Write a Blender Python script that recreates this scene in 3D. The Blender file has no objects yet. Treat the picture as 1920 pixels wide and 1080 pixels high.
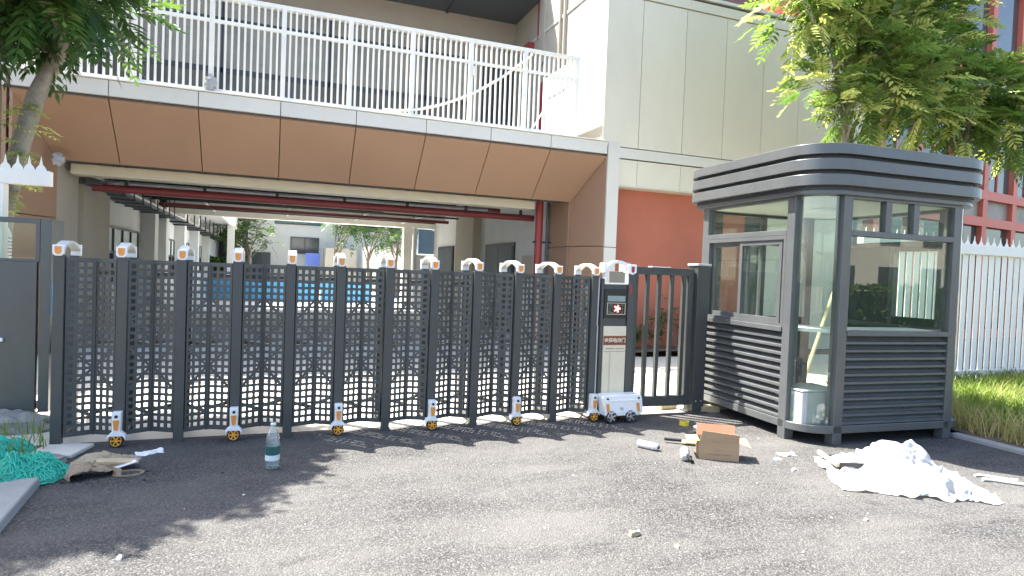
import bpy, math, random
from math import sin, cos, pi, radians, sqrt, atan2
from mathutils import Vector, Matrix, noise

random.seed(11)
S = bpy.context.scene
COL = S.collection

# ------------------------------------------------------------------ camera
def set_camera():
    yaw, pitch, roll, f = radians(20.8), radians(-1.48), radians(2.2), 1180.0
    F = Vector((sin(yaw)*cos(pitch), cos(yaw)*cos(pitch), sin(pitch)))
    R0 = Vector((cos(yaw), -sin(yaw), 0)); U0 = R0.cross(F)
    R = R0*cos(roll) + U0*sin(roll); U = -R0*sin(roll) + U0*cos(roll)
    cd = bpy.data.cameras.new('camera'); cd.sensor_width = 36; cd.lens = f/1920*36
    cd.clip_start = 0.05; cd.clip_end = 600
    co = bpy.data.objects.new('camera', cd); COL.objects.link(co)
    m = Matrix((R, U, -F)).transposed().to_4x4(); m.translation = Vector((0, 0, 1.55))
    co.matrix_world = m
    S.camera = co
set_camera()

# ------------------------------------------------------------------ sky, sun, exposure
SUN = Vector((-0.40, 0.41, 1.0)).normalized()          # towards the sun
w = bpy.data.worlds.new('World'); S.world = w; w.use_nodes = True
nt = w.node_tree; bg = nt.nodes['Background']
sky = nt.nodes.new('ShaderNodeTexSky'); sky.sky_type = 'NISHITA'; sky.sun_disc = False
sky.sun_elevation = math.asin(SUN.z); sky.sun_rotation = atan2(SUN.x, SUN.y)
sky.air_density = 1.0; sky.dust_density = 2.5; sky.ozone_density = 1.0
nt.links.new(sky.outputs[0], bg.inputs[0]); bg.inputs[1].default_value = 0.12
sl = bpy.data.lights.new('sun', 'SUN'); sl.energy = 5.0; sl.angle = radians(0.55); sl.color = (1, 0.955, 0.89)
so = bpy.data.objects.new('sun', sl); COL.objects.link(so); so.location = (-8, 8, 20)
so.rotation_euler = SUN.to_track_quat('Z', 'Y').to_euler()
S.view_settings.view_transform = 'Standard'; S.view_settings.look = 'None'
S.view_settings.gamma = 1; S.view_settings.exposure = 2.32

# ------------------------------------------------------------------ materials
def _n(nt, t, **k):
    n = nt.nodes.new(t)
    for a, b in k.items(): setattr(n, a, b)
    return n

def M(name, col, rough=0.5, metal=0.0, var=0.10, scale=6.0, bump=0.0, bscale=90.0, dirt=0.0, dcol=(0.16, 0.14, 0.11), spec=0.5, streak=0.0, tone=0.035):
    m = bpy.data.materials.new(name); m.use_nodes = True
    nt = m.node_tree; L = nt.links; b = nt.nodes['Principled BSDF']
    b.inputs['Metallic'].default_value = metal; b.inputs['Specular IOR Level'].default_value = spec
    tc = _n(nt, 'ShaderNodeTexCoord')
    no = _n(nt, 'ShaderNodeTexNoise'); no.inputs['Scale'].default_value = scale; no.inputs['Detail'].default_value = 7; no.inputs['Roughness'].default_value = .62
    L.new(tc.outputs['Object'], no.inputs['Vector'])
    mr = _n(nt, 'ShaderNodeMapRange'); mr.inputs[1].default_value = .28; mr.inputs[2].default_value = .72
    mr.inputs[3].default_value = 1-var; mr.inputs[4].default_value = 1+var
    L.new(no.outputs[0], mr.inputs[0])
    mx = _n(nt, 'ShaderNodeMix', data_type='RGBA', blend_type='MULTIPLY'); mx.inputs[0].default_value = 1
    mx.inputs[6].default_value = (*col, 1); L.new(mr.outputs[0], mx.inputs[7])
    oi = _n(nt, 'ShaderNodeObjectInfo'); tr_ = _n(nt, 'ShaderNodeMapRange'); tr_.inputs[3].default_value = 1-tone; tr_.inputs[4].default_value = 1+tone; L.new(oi.outputs['Random'], tr_.inputs[0])
    mt = _n(nt, 'ShaderNodeMix', data_type='RGBA', blend_type='MULTIPLY'); mt.inputs[0].default_value = 1; L.new(mx.outputs[2], mt.inputs[6]); L.new(tr_.outputs[0], mt.inputs[7])
    out = mt.outputs[2]
    if dirt > 0:
        n2 = _n(nt, 'ShaderNodeTexNoise'); n2.inputs['Scale'].default_value = scale*.55; n2.inputs['Detail'].default_value = 9; n2.inputs['Roughness'].default_value = .7
        mp = _n(nt, 'ShaderNodeMapping'); mp.inputs['Scale'].default_value = (1, 1, .25 if streak else 1); mp.inputs['Location'].default_value = (7, 3, 1)
        L.new(tc.outputs['Object'], mp.inputs[0]); L.new(mp.outputs[0], n2.inputs['Vector'])
        m2 = _n(nt, 'ShaderNodeMapRange'); m2.inputs[1].default_value = .5; m2.inputs[2].default_value = .78; m2.inputs[3].default_value = 0; m2.inputs[4].default_value = dirt
        L.new(n2.outputs[0], m2.inputs[0])
        x2 = _n(nt, 'ShaderNodeMix', data_type='RGBA'); L.new(m2.outputs[0], x2.inputs[0]); L.new(out, x2.inputs[6]); x2.inputs[7].default_value = (*dcol, 1)
        out = x2.outputs[2]
    L.new(out, b.inputs['Base Color'])
    r = _n(nt, 'ShaderNodeMapRange'); r.inputs[3].default_value = max(0.02, rough-.1); r.inputs[4].default_value = min(1, rough+.1)
    L.new(no.outputs[0], r.inputs[0]); L.new(r.outputs[0], b.inputs['Roughness'])
    if bump > 0:
        n3 = _n(nt, 'ShaderNodeTexNoise'); n3.inputs['Scale'].default_value = bscale; n3.inputs['Detail'].default_value = 4
        L.new(tc.outputs['Object'], n3.inputs['Vector'])
        bp = _n(nt, 'ShaderNodeBump'); bp.inputs['Strength'].default_value = bump; bp.inputs['Distance'].default_value = .01
        L.new(n3.outputs[0], bp.inputs['Height']); L.new(bp.outputs[0], b.inputs['Normal'])
    return m

def glass(name, tint=(.93, .97, .95), rough=0.0, refl=1.0, film=0.0):
    m = bpy.data.materials.new(name); m.use_nodes = True
    nt = m.node_tree; nt.nodes.remove(nt.nodes['Principled BSDF']); L = nt.links
    o = nt.nodes['Material Output']
    t = _n(nt, 'ShaderNodeBsdfTransparent'); t.inputs[0].default_value = (*tint, 1)
    g = _n(nt, 'ShaderNodeBsdfGlossy'); g.inputs['Roughness'].default_value = rough; g.inputs[0].default_value = (1, 1, 1, 1)
    fr = _n(nt, 'ShaderNodeFresnel'); ge = _n(nt, 'ShaderNodeNewGeometry'); io = _n(nt, 'ShaderNodeMapRange'); io.inputs[3].default_value = 1.5; io.inputs[4].default_value = 1/1.5; L.new(ge.outputs['Backfacing'], io.inputs[0]); L.new(io.outputs[0], fr.inputs[0])
    ma = _n(nt, 'ShaderNodeMath', operation='MULTIPLY'); ma.inputs[1].default_value = refl; L.new(fr.outputs[0], ma.inputs[0])
    x = _n(nt, 'ShaderNodeMixShader'); L.new(ma.outputs[0], x.inputs[0]); L.new(t.outputs[0], x.inputs[1]); L.new(g.outputs[0], x.inputs[2])
    last = x.outputs[0]
    if film > 0:
        d = _n(nt, 'ShaderNodeBsdfDiffuse'); d.inputs[0].default_value = (.75, .77, .74, 1)
        tc = _n(nt, 'ShaderNodeTexCoord'); no = _n(nt, 'ShaderNodeTexNoise'); no.inputs['Scale'].default_value = 5; no.inputs['Detail'].default_value = 8
        mp = _n(nt, 'ShaderNodeMapping'); mp.inputs['Scale'].default_value = (3, 3, .5); L.new(tc.outputs['Object'], mp.inputs[0]); L.new(mp.outputs[0], no.inputs['Vector'])
        mr = _n(nt, 'ShaderNodeMapRange'); mr.inputs[1].default_value = .4; mr.inputs[2].default_value = .8; mr.inputs[3].default_value = film*.2; mr.inputs[4].default_value = film
        L.new(no.outputs[0], mr.inputs[0])
        y = _n(nt, 'ShaderNodeMixShader'); L.new(mr.outputs[0], y.inputs[0]); L.new(last, y.inputs[1]); L.new(d.outputs[0], y.inputs[2]); last = y.outputs[0]
    L.new(last, o.inputs[0])
    return m

def leafmat(name, c1, c2, c3, trans=.45, rough=.45):
    m = bpy.data.materials.new(name); m.use_nodes = True
    nt = m.node_tree; L = nt.links; b = nt.nodes['Principled BSDF']; o = nt.nodes['Material Output']
    at = _n(nt, 'ShaderNodeAttribute', attribute_name='tint')
    cr = _n(nt, 'ShaderNodeValToRGB'); e = cr.color_ramp.elements
    e[0].color = (*c1, 1); e[1].color = (*c3, 1); x = e.new(.55); x.color = (*c2, 1)
    L.new(at.outputs['Fac'], cr.inputs[0])
    L.new(cr.outputs[0], b.inputs['Base Color']); b.inputs['Roughness'].default_value = rough; b.inputs['Specular IOR Level'].default_value = .35
    t = _n(nt, 'ShaderNodeBsdfTranslucent')
    hs = _n(nt, 'ShaderNodeHueSaturation'); hs.inputs['Saturation'].default_value = 1.15; hs.inputs['Value'].default_value = 1.5; L.new(cr.outputs[0], hs.inputs['Color']); L.new(hs.outputs[0], t.inputs[0])
    mx = _n(nt, 'ShaderNodeMixShader'); mx.inputs[0].default_value = trans; L.new(b.outputs[0], mx.inputs[1]); L.new(t.outputs[0], mx.inputs[2]); L.new(mx.outputs[0], o.inputs[0])
    return m

def asphalt(name):
    m = bpy.data.materials.new(name); m.use_nodes = True
    nt = m.node_tree; L = nt.links; b = nt.nodes['Principled BSDF']
    tc = _n(nt, 'ShaderNodeTexCoord')
    v = _n(nt, 'ShaderNodeTexVoronoi'); v.inputs['Scale'].default_value = 95; v.inputs['Randomness'].default_value = 1
    L.new(tc.outputs['Object'], v.inputs['Vector'])
    v2 = _n(nt, 'ShaderNodeTexVoronoi'); v2.inputs['Scale'].default_value = 190; L.new(tc.outputs['Object'], v2.inputs['Vector'])
    big = _n(nt, 'ShaderNodeTexNoise'); big.inputs['Scale'].default_value = .9; big.inputs['Detail'].default_value = 9; big.inputs['Roughness'].default_value = .6; L.new(tc.outputs['Object'], big.inputs['Vector'])
    # stretched traffic/dust marks
    mp = _n(nt, 'ShaderNodeMapping'); mp.inputs['Rotation'].default_value = (0, 0, radians(-22)); mp.inputs['Scale'].default_value = (.35, 1.6, 1); L.new(tc.outputs['Object'], mp.inputs[0])
    st = _n(nt, 'ShaderNodeTexNoise'); st.inputs['Scale'].default_value = 1.5; st.inputs['Detail'].default_value = 8; st.inputs['Roughness'].default_value = .65; L.new(mp.outputs[0], st.inputs['Vector'])
    sep = _n(nt, 'ShaderNodeSeparateColor'); L.new(v.outputs['Color'], sep.inputs[0])
    cr = _n(nt, 'ShaderNodeValToRGB'); e = cr.color_ramp.elements
    e[0].position = 0; e[0].color = (.015, .015, .016, 1); e[1].position = 1; e[1].color = (.178, .172, .162, 1)
    x = e.new(.45); x.color = (.056, .055, .053, 1); x = e.new(.8); x.color = (.100, .098, .093, 1)
    L.new(sep.outputs[0], cr.inputs[0])
    # dark gaps between the stones
    g = _n(nt, 'ShaderNodeMapRange'); g.inputs[1].default_value = .0; g.inputs[2].default_value = .75; g.inputs[3].default_value = 1.25; g.inputs[4].default_value = .38; L.new(v.outputs['Distance'], g.inputs[0])
    m1 = _n(nt, 'ShaderNodeMix', data_type='RGBA', blend_type='MULTIPLY'); m1.inputs[0].default_value = 1; L.new(cr.outputs[0], m1.inputs[6]); L.new(g.outputs[0], m1.inputs[7])
    # pale dust film
    ad = _n(nt, 'ShaderNodeMath', operation='ADD'); L.new(big.outputs[0], ad.inputs[0]); L.new(st.outputs[0], ad.inputs[1])
    d = _n(nt, 'ShaderNodeMapRange'); d.inputs[1].default_value = .80; d.inputs[2].default_value = 1.22; d.inputs[3].default_value = .10; d.inputs[4].default_value = .72; L.new(ad.outputs[0], d.inputs[0])
    m2 = _n(nt, 'ShaderNodeMix', data_type='RGBA'); L.new(d.outputs[0], m2.inputs[0]); L.new(m1.outputs[2], m2.inputs[6]); m2.inputs[7].default_value = (.112, .107, .099, 1)
    oil = _n(nt, 'ShaderNodeTexNoise'); oil.inputs['Scale'].default_value = 2.3; oil.inputs['Detail'].default_value = 3; L.new(tc.outputs['Object'], oil.inputs['Vector'])
    om = _n(nt, 'ShaderNodeMapRange'); om.inputs[1].default_value = .66; om.inputs[2].default_value = .74; om.inputs[3].default_value = 1; om.inputs[4].default_value = .62; L.new(oil.outputs[0], om.inputs[0])
    m3 = _n(nt, 'ShaderNodeMix', data_type='RGBA', blend_type='MULTIPLY'); m3.inputs[0].default_value = 1; L.new(m2.outputs[2], m3.inputs[6]); L.new(om.outputs[0], m3.inputs[7])
    # grit drifted against the gate line
    sx = _n(nt, 'ShaderNodeSeparateXYZ'); L.new(tc.outputs['Object'], sx.inputs[0])
    gy = _n(nt, 'ShaderNodeMapRange'); gy.inputs[1].default_value = 5.2; gy.inputs[2].default_value = 6.1; gy.inputs[3].default_value = -.25; gy.inputs[4].default_value = .30; L.new(sx.outputs[1], gy.inputs[0])
    ga = _n(nt, 'ShaderNodeMath', operation='ADD'); L.new(gy.outputs[0], ga.inputs[0]); L.new(big.outputs[0], ga.inputs[1])
    gm = _n(nt, 'ShaderNodeMapRange'); gm.inputs[1].default_value = .55; gm.inputs[2].default_value = .95; gm.inputs[3].default_value = 0; gm.inputs[4].default_value = .55; L.new(ga.outputs[0], gm.inputs[0])
    m4 = _n(nt, 'ShaderNodeMix', data_type='RGBA'); L.new(gm.outputs[0], m4.inputs[0]); L.new(m3.outputs[2], m4.inputs[6]); m4.inputs[7].default_value = (.13, .12, .105, 1)
    L.new(m4.outputs[2], b.inputs['Base Color']); b.inputs['Roughness'].default_value = .82; b.inputs['Specular IOR Level'].default_value = .3
    bp = _n(nt, 'ShaderNodeBump'); bp.inputs['Strength'].default_value = .9; bp.inputs['Distance'].default_value = .007; bp.invert = True; L.new(v.outputs['Distance'], bp.inputs['Height'])
    bq = _n(nt, 'ShaderNodeBump'); bq.inputs['Strength'].default_value = .5; bq.inputs['Distance'].default_value = .004; L.new(v2.outputs['Distance'], bq.inputs['Height']); L.new(bp.outputs[0], bq.inputs['Normal'])
    L.new(bq.outputs[0], b.inputs['Normal'])
    return m

def emis(name, col, st):
    m = bpy.data.materials.new(name); m.use_nodes = True; b = m.node_tree.nodes['Principled BSDF']
    b.inputs['Base Color'].default_value = (*col, 1); b.inputs['Emission Color'].default_value = (*col, 1); b.inputs['Emission Strength'].default_value = st
    return m

MT = dict(
    asphalt=asphalt('asphalt'),
    concrete=M('concrete', (.52, .49, .42), .85, var=.10, scale=1.3, bump=.3, bscale=60, dirt=.25, dcol=(.36, .33, .28)),
    yard=M('yard_concrete', (.62, .60, .54), .8, var=.06, scale=1),
    soil=M('soil', (.115, .085, .058), .95, var=.35, scale=9, bump=1, bscale=35),
    kerb=M('kerb_stone', (.27, .27, .26), .85, var=.14, scale=5, bump=.35, bscale=80, dirt=.3),
    char=M('charcoal_paint', (.068, .070, .066), .42, metal=.25, var=.08, scale=7, dirt=.14, dcol=(.16, .15, .14), streak=1),
    char_l=M('charcoal_panel', (.078, .082, .078), .45, metal=.2, var=.08, scale=9, dirt=.10, dcol=(.15, .15, .14)),
    booth=M('booth_paint', (.100, .107, .107), .34, metal=.25, var=.08, scale=5, dirt=.22, dcol=(.17, .16, .15), streak=1),
    booth_d=M('booth_recess', (.030, .036, .040), .5, metal=.2, var=.08, scale=6),
    cab=M('cabinet_steel', (.092, .10, .098), .38, metal=.35, var=.07, scale=4, dirt=.12, dcol=(.18, .17, .15), streak=1),
    white=M('white_paint', (.78, .755, .68), .45, var=.04, scale=6, dirt=.10, dcol=(.45, .42, .36), streak=1),
    whitep=M('white_plastic', (.80, .80, .78), .32, var=.03, scale=14, dirt=.12, dcol=(.42, .39, .34)),
    fascia=M('brown_fascia', (.295, .178, .11), .5, var=.06, scale=.8, dirt=.25, dcol=(.26, .16, .11), streak=1),
    joint=M('dark_joint', (.085, .075, .068), .9),
    cap=M('white_cap_panel', (.57, .555, .505), .4, var=.03, scale=1.2, dirt=.2, dcol=(.45, .44, .40), streak=1),
    wpanel=M('white_wall_panel', (.60, .57, .465), .6, var=.04, scale=.8, dirt=.28, dcol=(.42, .40, .34), streak=1),
    cream=M('cream_render', (.40, .37, .30), .75, var=.05, scale=1.2, bump=.15, bscale=120, dirt=.12, dcol=(.48, .43, .34), streak=1),
    red=M('red_render', (.37, .118, .072), .8, var=.10, scale=1.1, bump=.2, bscale=150, dirt=.4, dcol=(.24, .09, .06), streak=1),
    redmet=M('red_pipe', (.30, .04, .04), .45, var=.10, scale=6),
    reddoor=M('red_door', (.30, .035, .04), .5, var=.08, scale=4),
    brownup=M('purple_brown_render', (.12, .075, .07), .8, var=.08, scale=1.5),
    grey=M('grey_render', (.33, .30, .26), .8, var=.07, scale=1.4, dirt=.2, dcol=(.2, .18, .15)),
    inwall=M('passage_render', (.68, .69, .66), .8, var=.06, scale=1.2, dirt=.2, dcol=(.3, .28, .24), streak=1),
    intan=M('tan_render', (.42, .37, .29), .8, var=.06, scale=1.2),
    slab=M('slab_underside', (.60, .57, .53), .85, var=.10, scale=1.1, dirt=.3, dcol=(.2, .18, .16)),
    duct=M('cream_duct', (.52, .47, .36), .55, var=.05, scale=2),
    darkm=M('dark_metal', (.035, .036, .038), .5, metal=.3),
    soffit=M('dark_soffit', (.075, .088, .095), .5, var=.06, scale=2),
    sash=M('window_dark', (.035, .04, .045), .4),
    pane=M('building_glass', (.05, .065, .065), .06, var=.2, scale=.7, spec=.8),
    paneg=M('grey_glass', (.27, .255, .21), .45, var=.35, scale=.9, spec=.3),
    paned=M('dark_terrace_glass', (.12, .112, .09), .4, var=.45, scale=.9, spec=.3),
    panet=M('teal_glass', (.05, .12, .12), .1, var=.3, scale=.6),
    blue=M('blue_padding', (.05, .26, .50), .5, var=.08, scale=3),
    bluep=M('blue_panel', (.22, .36, .55), .5),
    redframe=M('red_window_frame', (.50, .13, .085), .5, var=.06, scale=2),
    orange=M('orange_reflector', (.72, .27, .045), .3, var=.10, scale=40),
    rimo=M('orange_rim', (.80, .35, .03), .35, var=.08, scale=30),
    rubber=M('black_rubber', (.02, .02, .02), .7),
    bowgrey=M('grey_white_plastic', (.55, .55, .53), .35, var=.06, scale=14, dirt=.2, dcol=(.35, .33, .3)),
    maroon=M('maroon_pipe', (.19, .03, .032), .5, var=.12, scale=5, dirt=.2, dcol=(.16, .08, .07)),
    chrome=M('chrome_rim', (.6, .6, .6), .25, metal=.9),
    black=M('black_plastic', (.015, .016, .016), .3),
    lcd=M('grey_lcd', (.26, .31, .29), .25),
    beige=M('beige_panel', (.66, .58, .42), .35, var=.04, scale=20, dirt=.10, dcol=(.4, .34, .25), streak=1),
    brownband=M('brown_band', (.20, .05, .02), .5),
    cream_txt=M('cream_lettering', (.75, .66, .5), .5),
    bark=M('bark', (.17, .135, .095), .9, var=.35, scale=14, bump=1, bscale=40),
    barkg=M('grey_bark', (.23, .205, .16), .9, var=.3, scale=12, bump=.8, bscale=35),
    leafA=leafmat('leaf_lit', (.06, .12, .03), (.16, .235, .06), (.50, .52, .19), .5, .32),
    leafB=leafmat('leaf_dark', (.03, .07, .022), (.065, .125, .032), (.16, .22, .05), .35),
    grass=leafmat('grass_blade', (.05, .10, .015), (.17, .24, .04), (.42, .34, .15), .35, .6),
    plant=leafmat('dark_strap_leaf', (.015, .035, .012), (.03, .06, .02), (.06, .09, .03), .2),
    hedge=leafmat('hedge_leaf', (.02, .055, .012), (.05, .11, .02), (.11, .18, .035), .3),
    net=M('green_netting', (.015, .27, .18), .6, var=.45, scale=45, bump=1, bscale=70),
    net2=M('green_net_strand', (.04, .50, .35), .5, var=.25, scale=60),
    sack=M('woven_sack', (.36, .29, .18), .85, var=.16, scale=25, bump=.6, bscale=160, dirt=.3, dcol=(.22, .17, .11)),
    sack2=M('brown_sack', (.24, .18, .12), .85, var=.18, scale=25, bump=.6, bscale=160, dirt=.3),
    card=M('cardboard', (.34, .225, .125), .8, var=.07, scale=18, bump=.2, bscale=120),
    cardo=M('orange_cardboard', (.46, .235, .13), .8, var=.07, scale=18, bump=.2, bscale=120),  # more orange cardboard of the back flap
    paper=M('white_paper', (.72, .71, .68), .7, var=.06, scale=20),
    stone=M('rough_stone', (.26, .25, .22), .9, var=.25, scale=14, bump=.9, bscale=45),
    yellow=M('yellow_plastic', (.72, .55, .05), .4, var=.08, scale=20),
    paley=M('pale_yellow_blade', (.70, .68, .22), .4, var=.06, scale=20),
    canw=M('white_can', (.68, .66, .68), .28, metal=.2, var=.06, scale=30),
    canm=M('can_metal', (.45, .45, .46), .3, metal=.9),
    label=M('teal_label', (.015, .085, .08), .4, var=.15, scale=40),
    labelw=M('pale_label', (.62, .68, .66), .4, var=.10, scale=60),
    steel=M('galvanised', (.46, .47, .46), .5, metal=.3, var=.12, scale=10, dirt=.2, dcol=(.3, .3, .29)),
    straw=M('dry_wood', (.45, .36, .22), .8, var=.2, scale=20),
    brick=M('tan_brick', (.38, .30, .17), .9, var=.15, scale=12, bump=.5, bscale=70),
    glass=glass('clear_glass', (.90, .95, .92), refl=1.0, film=.012),
    glassc=glass('curved_glass', (.88, .93, .90), refl=1.2, film=.03),
    bottle=glass('bottle_plastic', (.90, .93, .93), .05, refl=1.6, film=.35),
    water=glass('bottle_water', (.86, .92, .92), .02, refl=1.5),
    screen=emis('red_led', (1, .18, .16), 1.6),
    rope=M('white_rope', (.72, .70, .64), .8, var=.08, scale=40),
)

def plastic_sheet():
    m = bpy.data.materials.new('white_film'); m.use_nodes = True
    nt = m.node_tree; L = nt.links; b = nt.nodes['Principled BSDF']; o = nt.nodes['Material Output']
    b.inputs['Base Color'].default_value = (.47, .475, .48, 1); b.inputs['Roughness'].default_value = .32
    t = _n(nt, 'ShaderNodeBsdfTranslucent'); t.inputs[0].default_value = (.47, .475, .48, 1)
    tc = _n(nt, 'ShaderNodeTexCoord'); no = _n(nt, 'ShaderNodeTexNoise'); no.inputs['Scale'].default_value = 22; no.inputs['Detail'].default_value = 5; L.new(tc.outputs['Object'], no.inputs['Vector'])
    bp = _n(nt, 'ShaderNodeBump'); bp.inputs['Strength'].default_value = .5; bp.inputs['Distance'].default_value = .02; L.new(no.outputs[0], bp.inputs['Height']); L.new(bp.outputs[0], b.inputs['Normal'])
    x = _n(nt, 'ShaderNodeMixShader'); x.inputs[0].default_value = .35; L.new(b.outputs[0], x.inputs[1]); L.new(t.outputs[0], x.inputs[2]); L.new(x.outputs[0], o.inputs[0])
    return m
MT['film'] = plastic_sheet()

# ------------------------------------------------------------------ mesh helpers
class MB:
    def __init__(s): s.v = []; s.f = []; s.t = []
    def add(s, vs, fs):
        o = len(s.v); s.v += [tuple(p) for p in vs]; s.f += [tuple(i+o for i in f) for f in fs]; return s
    def box(s, x0, x1, y0, y1, z0, z1):
        return s.add([(x0,y0,z0),(x1,y0,z0),(x1,y1,z0),(x0,y1,z0),(x0,y0,z1),(x1,y0,z1),(x1,y1,z1),(x0,y1,z1)],
                     [(0,3,2,1),(4,5,6,7),(0,1,5,4),(1,2,6,5),(2,3,7,6),(3,0,4,7)])
    def hexa(s, a, b):      # two quads (bottom, top)
        return s.add(list(a)+list(b), [(0,3,2,1),(4,5,6,7),(0,1,5,4),(1,2,6,5),(2,3,7,6),(3,0,4,7)])
    def bar(s, p, q, w, h, up=(0,0,1)):
        p = Vector(p); q = Vector(q); d = (q-p).normalized(); u = Vector(up)
        if abs(d.dot(u)) > .98: u = Vector((0,1,0))
        sd = d.cross(u).normalized(); u = sd.cross(d)
        a = sd*w/2; b = u*h/2
        return s.hexa([p-a-b, p+a-b, p+a+b, p-a+b], [q-a-b, q+a-b, q+a+b, q-a+b])
    def tube(s, pts, rad, n=8, caps=True):
        pts = [Vector(p) for p in pts]; k = len(pts)
        if not hasattr(rad, '__len__'): rad = [rad]*k
        o = len(s.v); ref = None
        for i, p in enumerate(pts):
            d = (pts[min(i+1,k-1)]-pts[max(i-1,0)]).normalized()
            if ref is None:
                ref = Vector((0,0,1)) if abs(d.z) < .9 else Vector((1,0,0))
            a = d.cross(ref).normalized(); b = d.cross(a).normalized(); ref = b.cross(d) if False else ref
            for j in range(n):
                t = 2*pi*j/n; s.v.append(tuple(p + a*cos(t)*rad[i] + b*sin(t)*rad[i]))
        for i in range(k-1):
            for j in range(n):
                s.f.append((o+i*n+j, o+(i+1)*n+j, o+(i+1)*n+(j+1)%n, o+i*n+(j+1)%n))
        if caps:
            s.f.append(tuple(o+j for j in range(n))); s.f.append(tuple(o+(k-1)*n+j for j in reversed(range(n))))
        return s
    def lathe(s, prof, n=16, c=(0,0,0), ax='z', caps=True):
        o = len(s.v)
        for r, z in prof:
            for j in range(n):
                t = 2*pi*j/n; p = (r*cos(t), r*sin(t), z)
                if ax == 'y': p = (p[0], p[2], p[1])
                if ax == 'x': p = (p[2], p[0], p[1])
                s.v.append((p[0]+c[0], p[1]+c[1], p[2]+c[2]))
        for i in range(len(prof)-1):
            for j in range(n):
                s.f.append((o+i*n+j, o+i*n+(j+1)%n, o+(i+1)*n+(j+1)%n, o+(i+1)*n+j))
        if caps: s.f.append(tuple(o+j for j in reversed(range(n)))); s.f.append(tuple(o+(len(prof)-1)*n+j for j in range(n)))
        return s
    def prism(s, poly, lo, hi, ax='z'):
        def P(a, b, c): return {'z': (a,b,c), 'y': (a,c,b), 'x': (c,a,b)}[ax]
        n = len(poly); o = len(s.v)
        s.v += [P(a,b,lo) for a,b in poly] + [P(a,b,hi) for a,b in poly]
        s.f.append(tuple(o+i for i in reversed(range(n)))); s.f.append(tuple(o+n+i for i in range(n)))
        for i in range(n): s.f.append((o+i, o+(i+1)%n, o+n+(i+1)%n, o+n+i))
        return s
    def ring(s, outer, inner, z0, z1):
        n = len(outer); o = len(s.v)
        for L, z in ((outer,z0),(outer,z1),(inner,z1),(inner,z0)): s.v += [(a,b,z) for a,b in L]
        for q in range(4):
            A = o+q*n; B = o+((q+1)%4)*n
            for i in range(n): s.f.append((A+i, A+(i+1)%n, B+(i+1)%n, B+i))
        return s
    def mesh(s, name, mat, smooth=None, fix=True):
        me = bpy.data.meshes.new(name); me.from_pydata(s.v, [], s.f)
        if fix:
            import bmesh
            bm = bmesh.new(); bm.from_mesh(me); bmesh.ops.recalc_face_normals(bm, faces=bm.faces); bm.to_mesh(me); bm.free()
        if s.t:
            at = me.attributes.new('tint', 'FLOAT', 'POINT'); at.data.foreach_set('value', s.t)
        me.materials.append(MT[mat] if isinstance(mat, str) else mat)
        if smooth is not None:
            me.shade_smooth(); me.set_sharp_from_angle(angle=radians(smooth))
        me.update(); return me
    def build(s, name, mat, parent=None, smooth=None, bevel=0, loc=None, fix=True, **tags):
        return place(name, s.mesh(name, mat, smooth, fix), parent, bevel, loc, **tags)

def place(name, me, parent=None, bevel=0, loc=None, **tags):
    o = bpy.data.objects.new(name, me); COL.objects.link(o)
    if parent is not None: o.parent = parent
    if loc is not None: o.location = loc
    if bevel:
        b = o.modifiers.new('bevel', 'BEVEL'); b.width = bevel; b.segments = 2; b.limit_method = 'ANGLE'; b.angle_limit = radians(40)
    for k, v in tags.items(): o[k] = v
    return o

def thing(name, label, cat, loc=(0,0,0), rz=0, group=None):
    o = bpy.data.objects.new(name, None); COL.objects.link(o); o.location = loc; o.rotation_euler = (0,0,rz)
    o.empty_display_size = .1
    o['label'] = label; o['category'] = cat
    if group: o['group'] = group
    return o

def B(x0,x1,y0,y1,z0,z1): return MB().box(x0,x1,y0,y1,z0,z1)
def T(label, category, group=None):
    d = dict(label=label, category=category)
    if group: d['group'] = group
    return d
ST = dict(kind='structure')
def fbm(x, y, z=0, o=4): return noise.fractal(Vector((x,y,z)), 1.0, 2.0, o)

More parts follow.
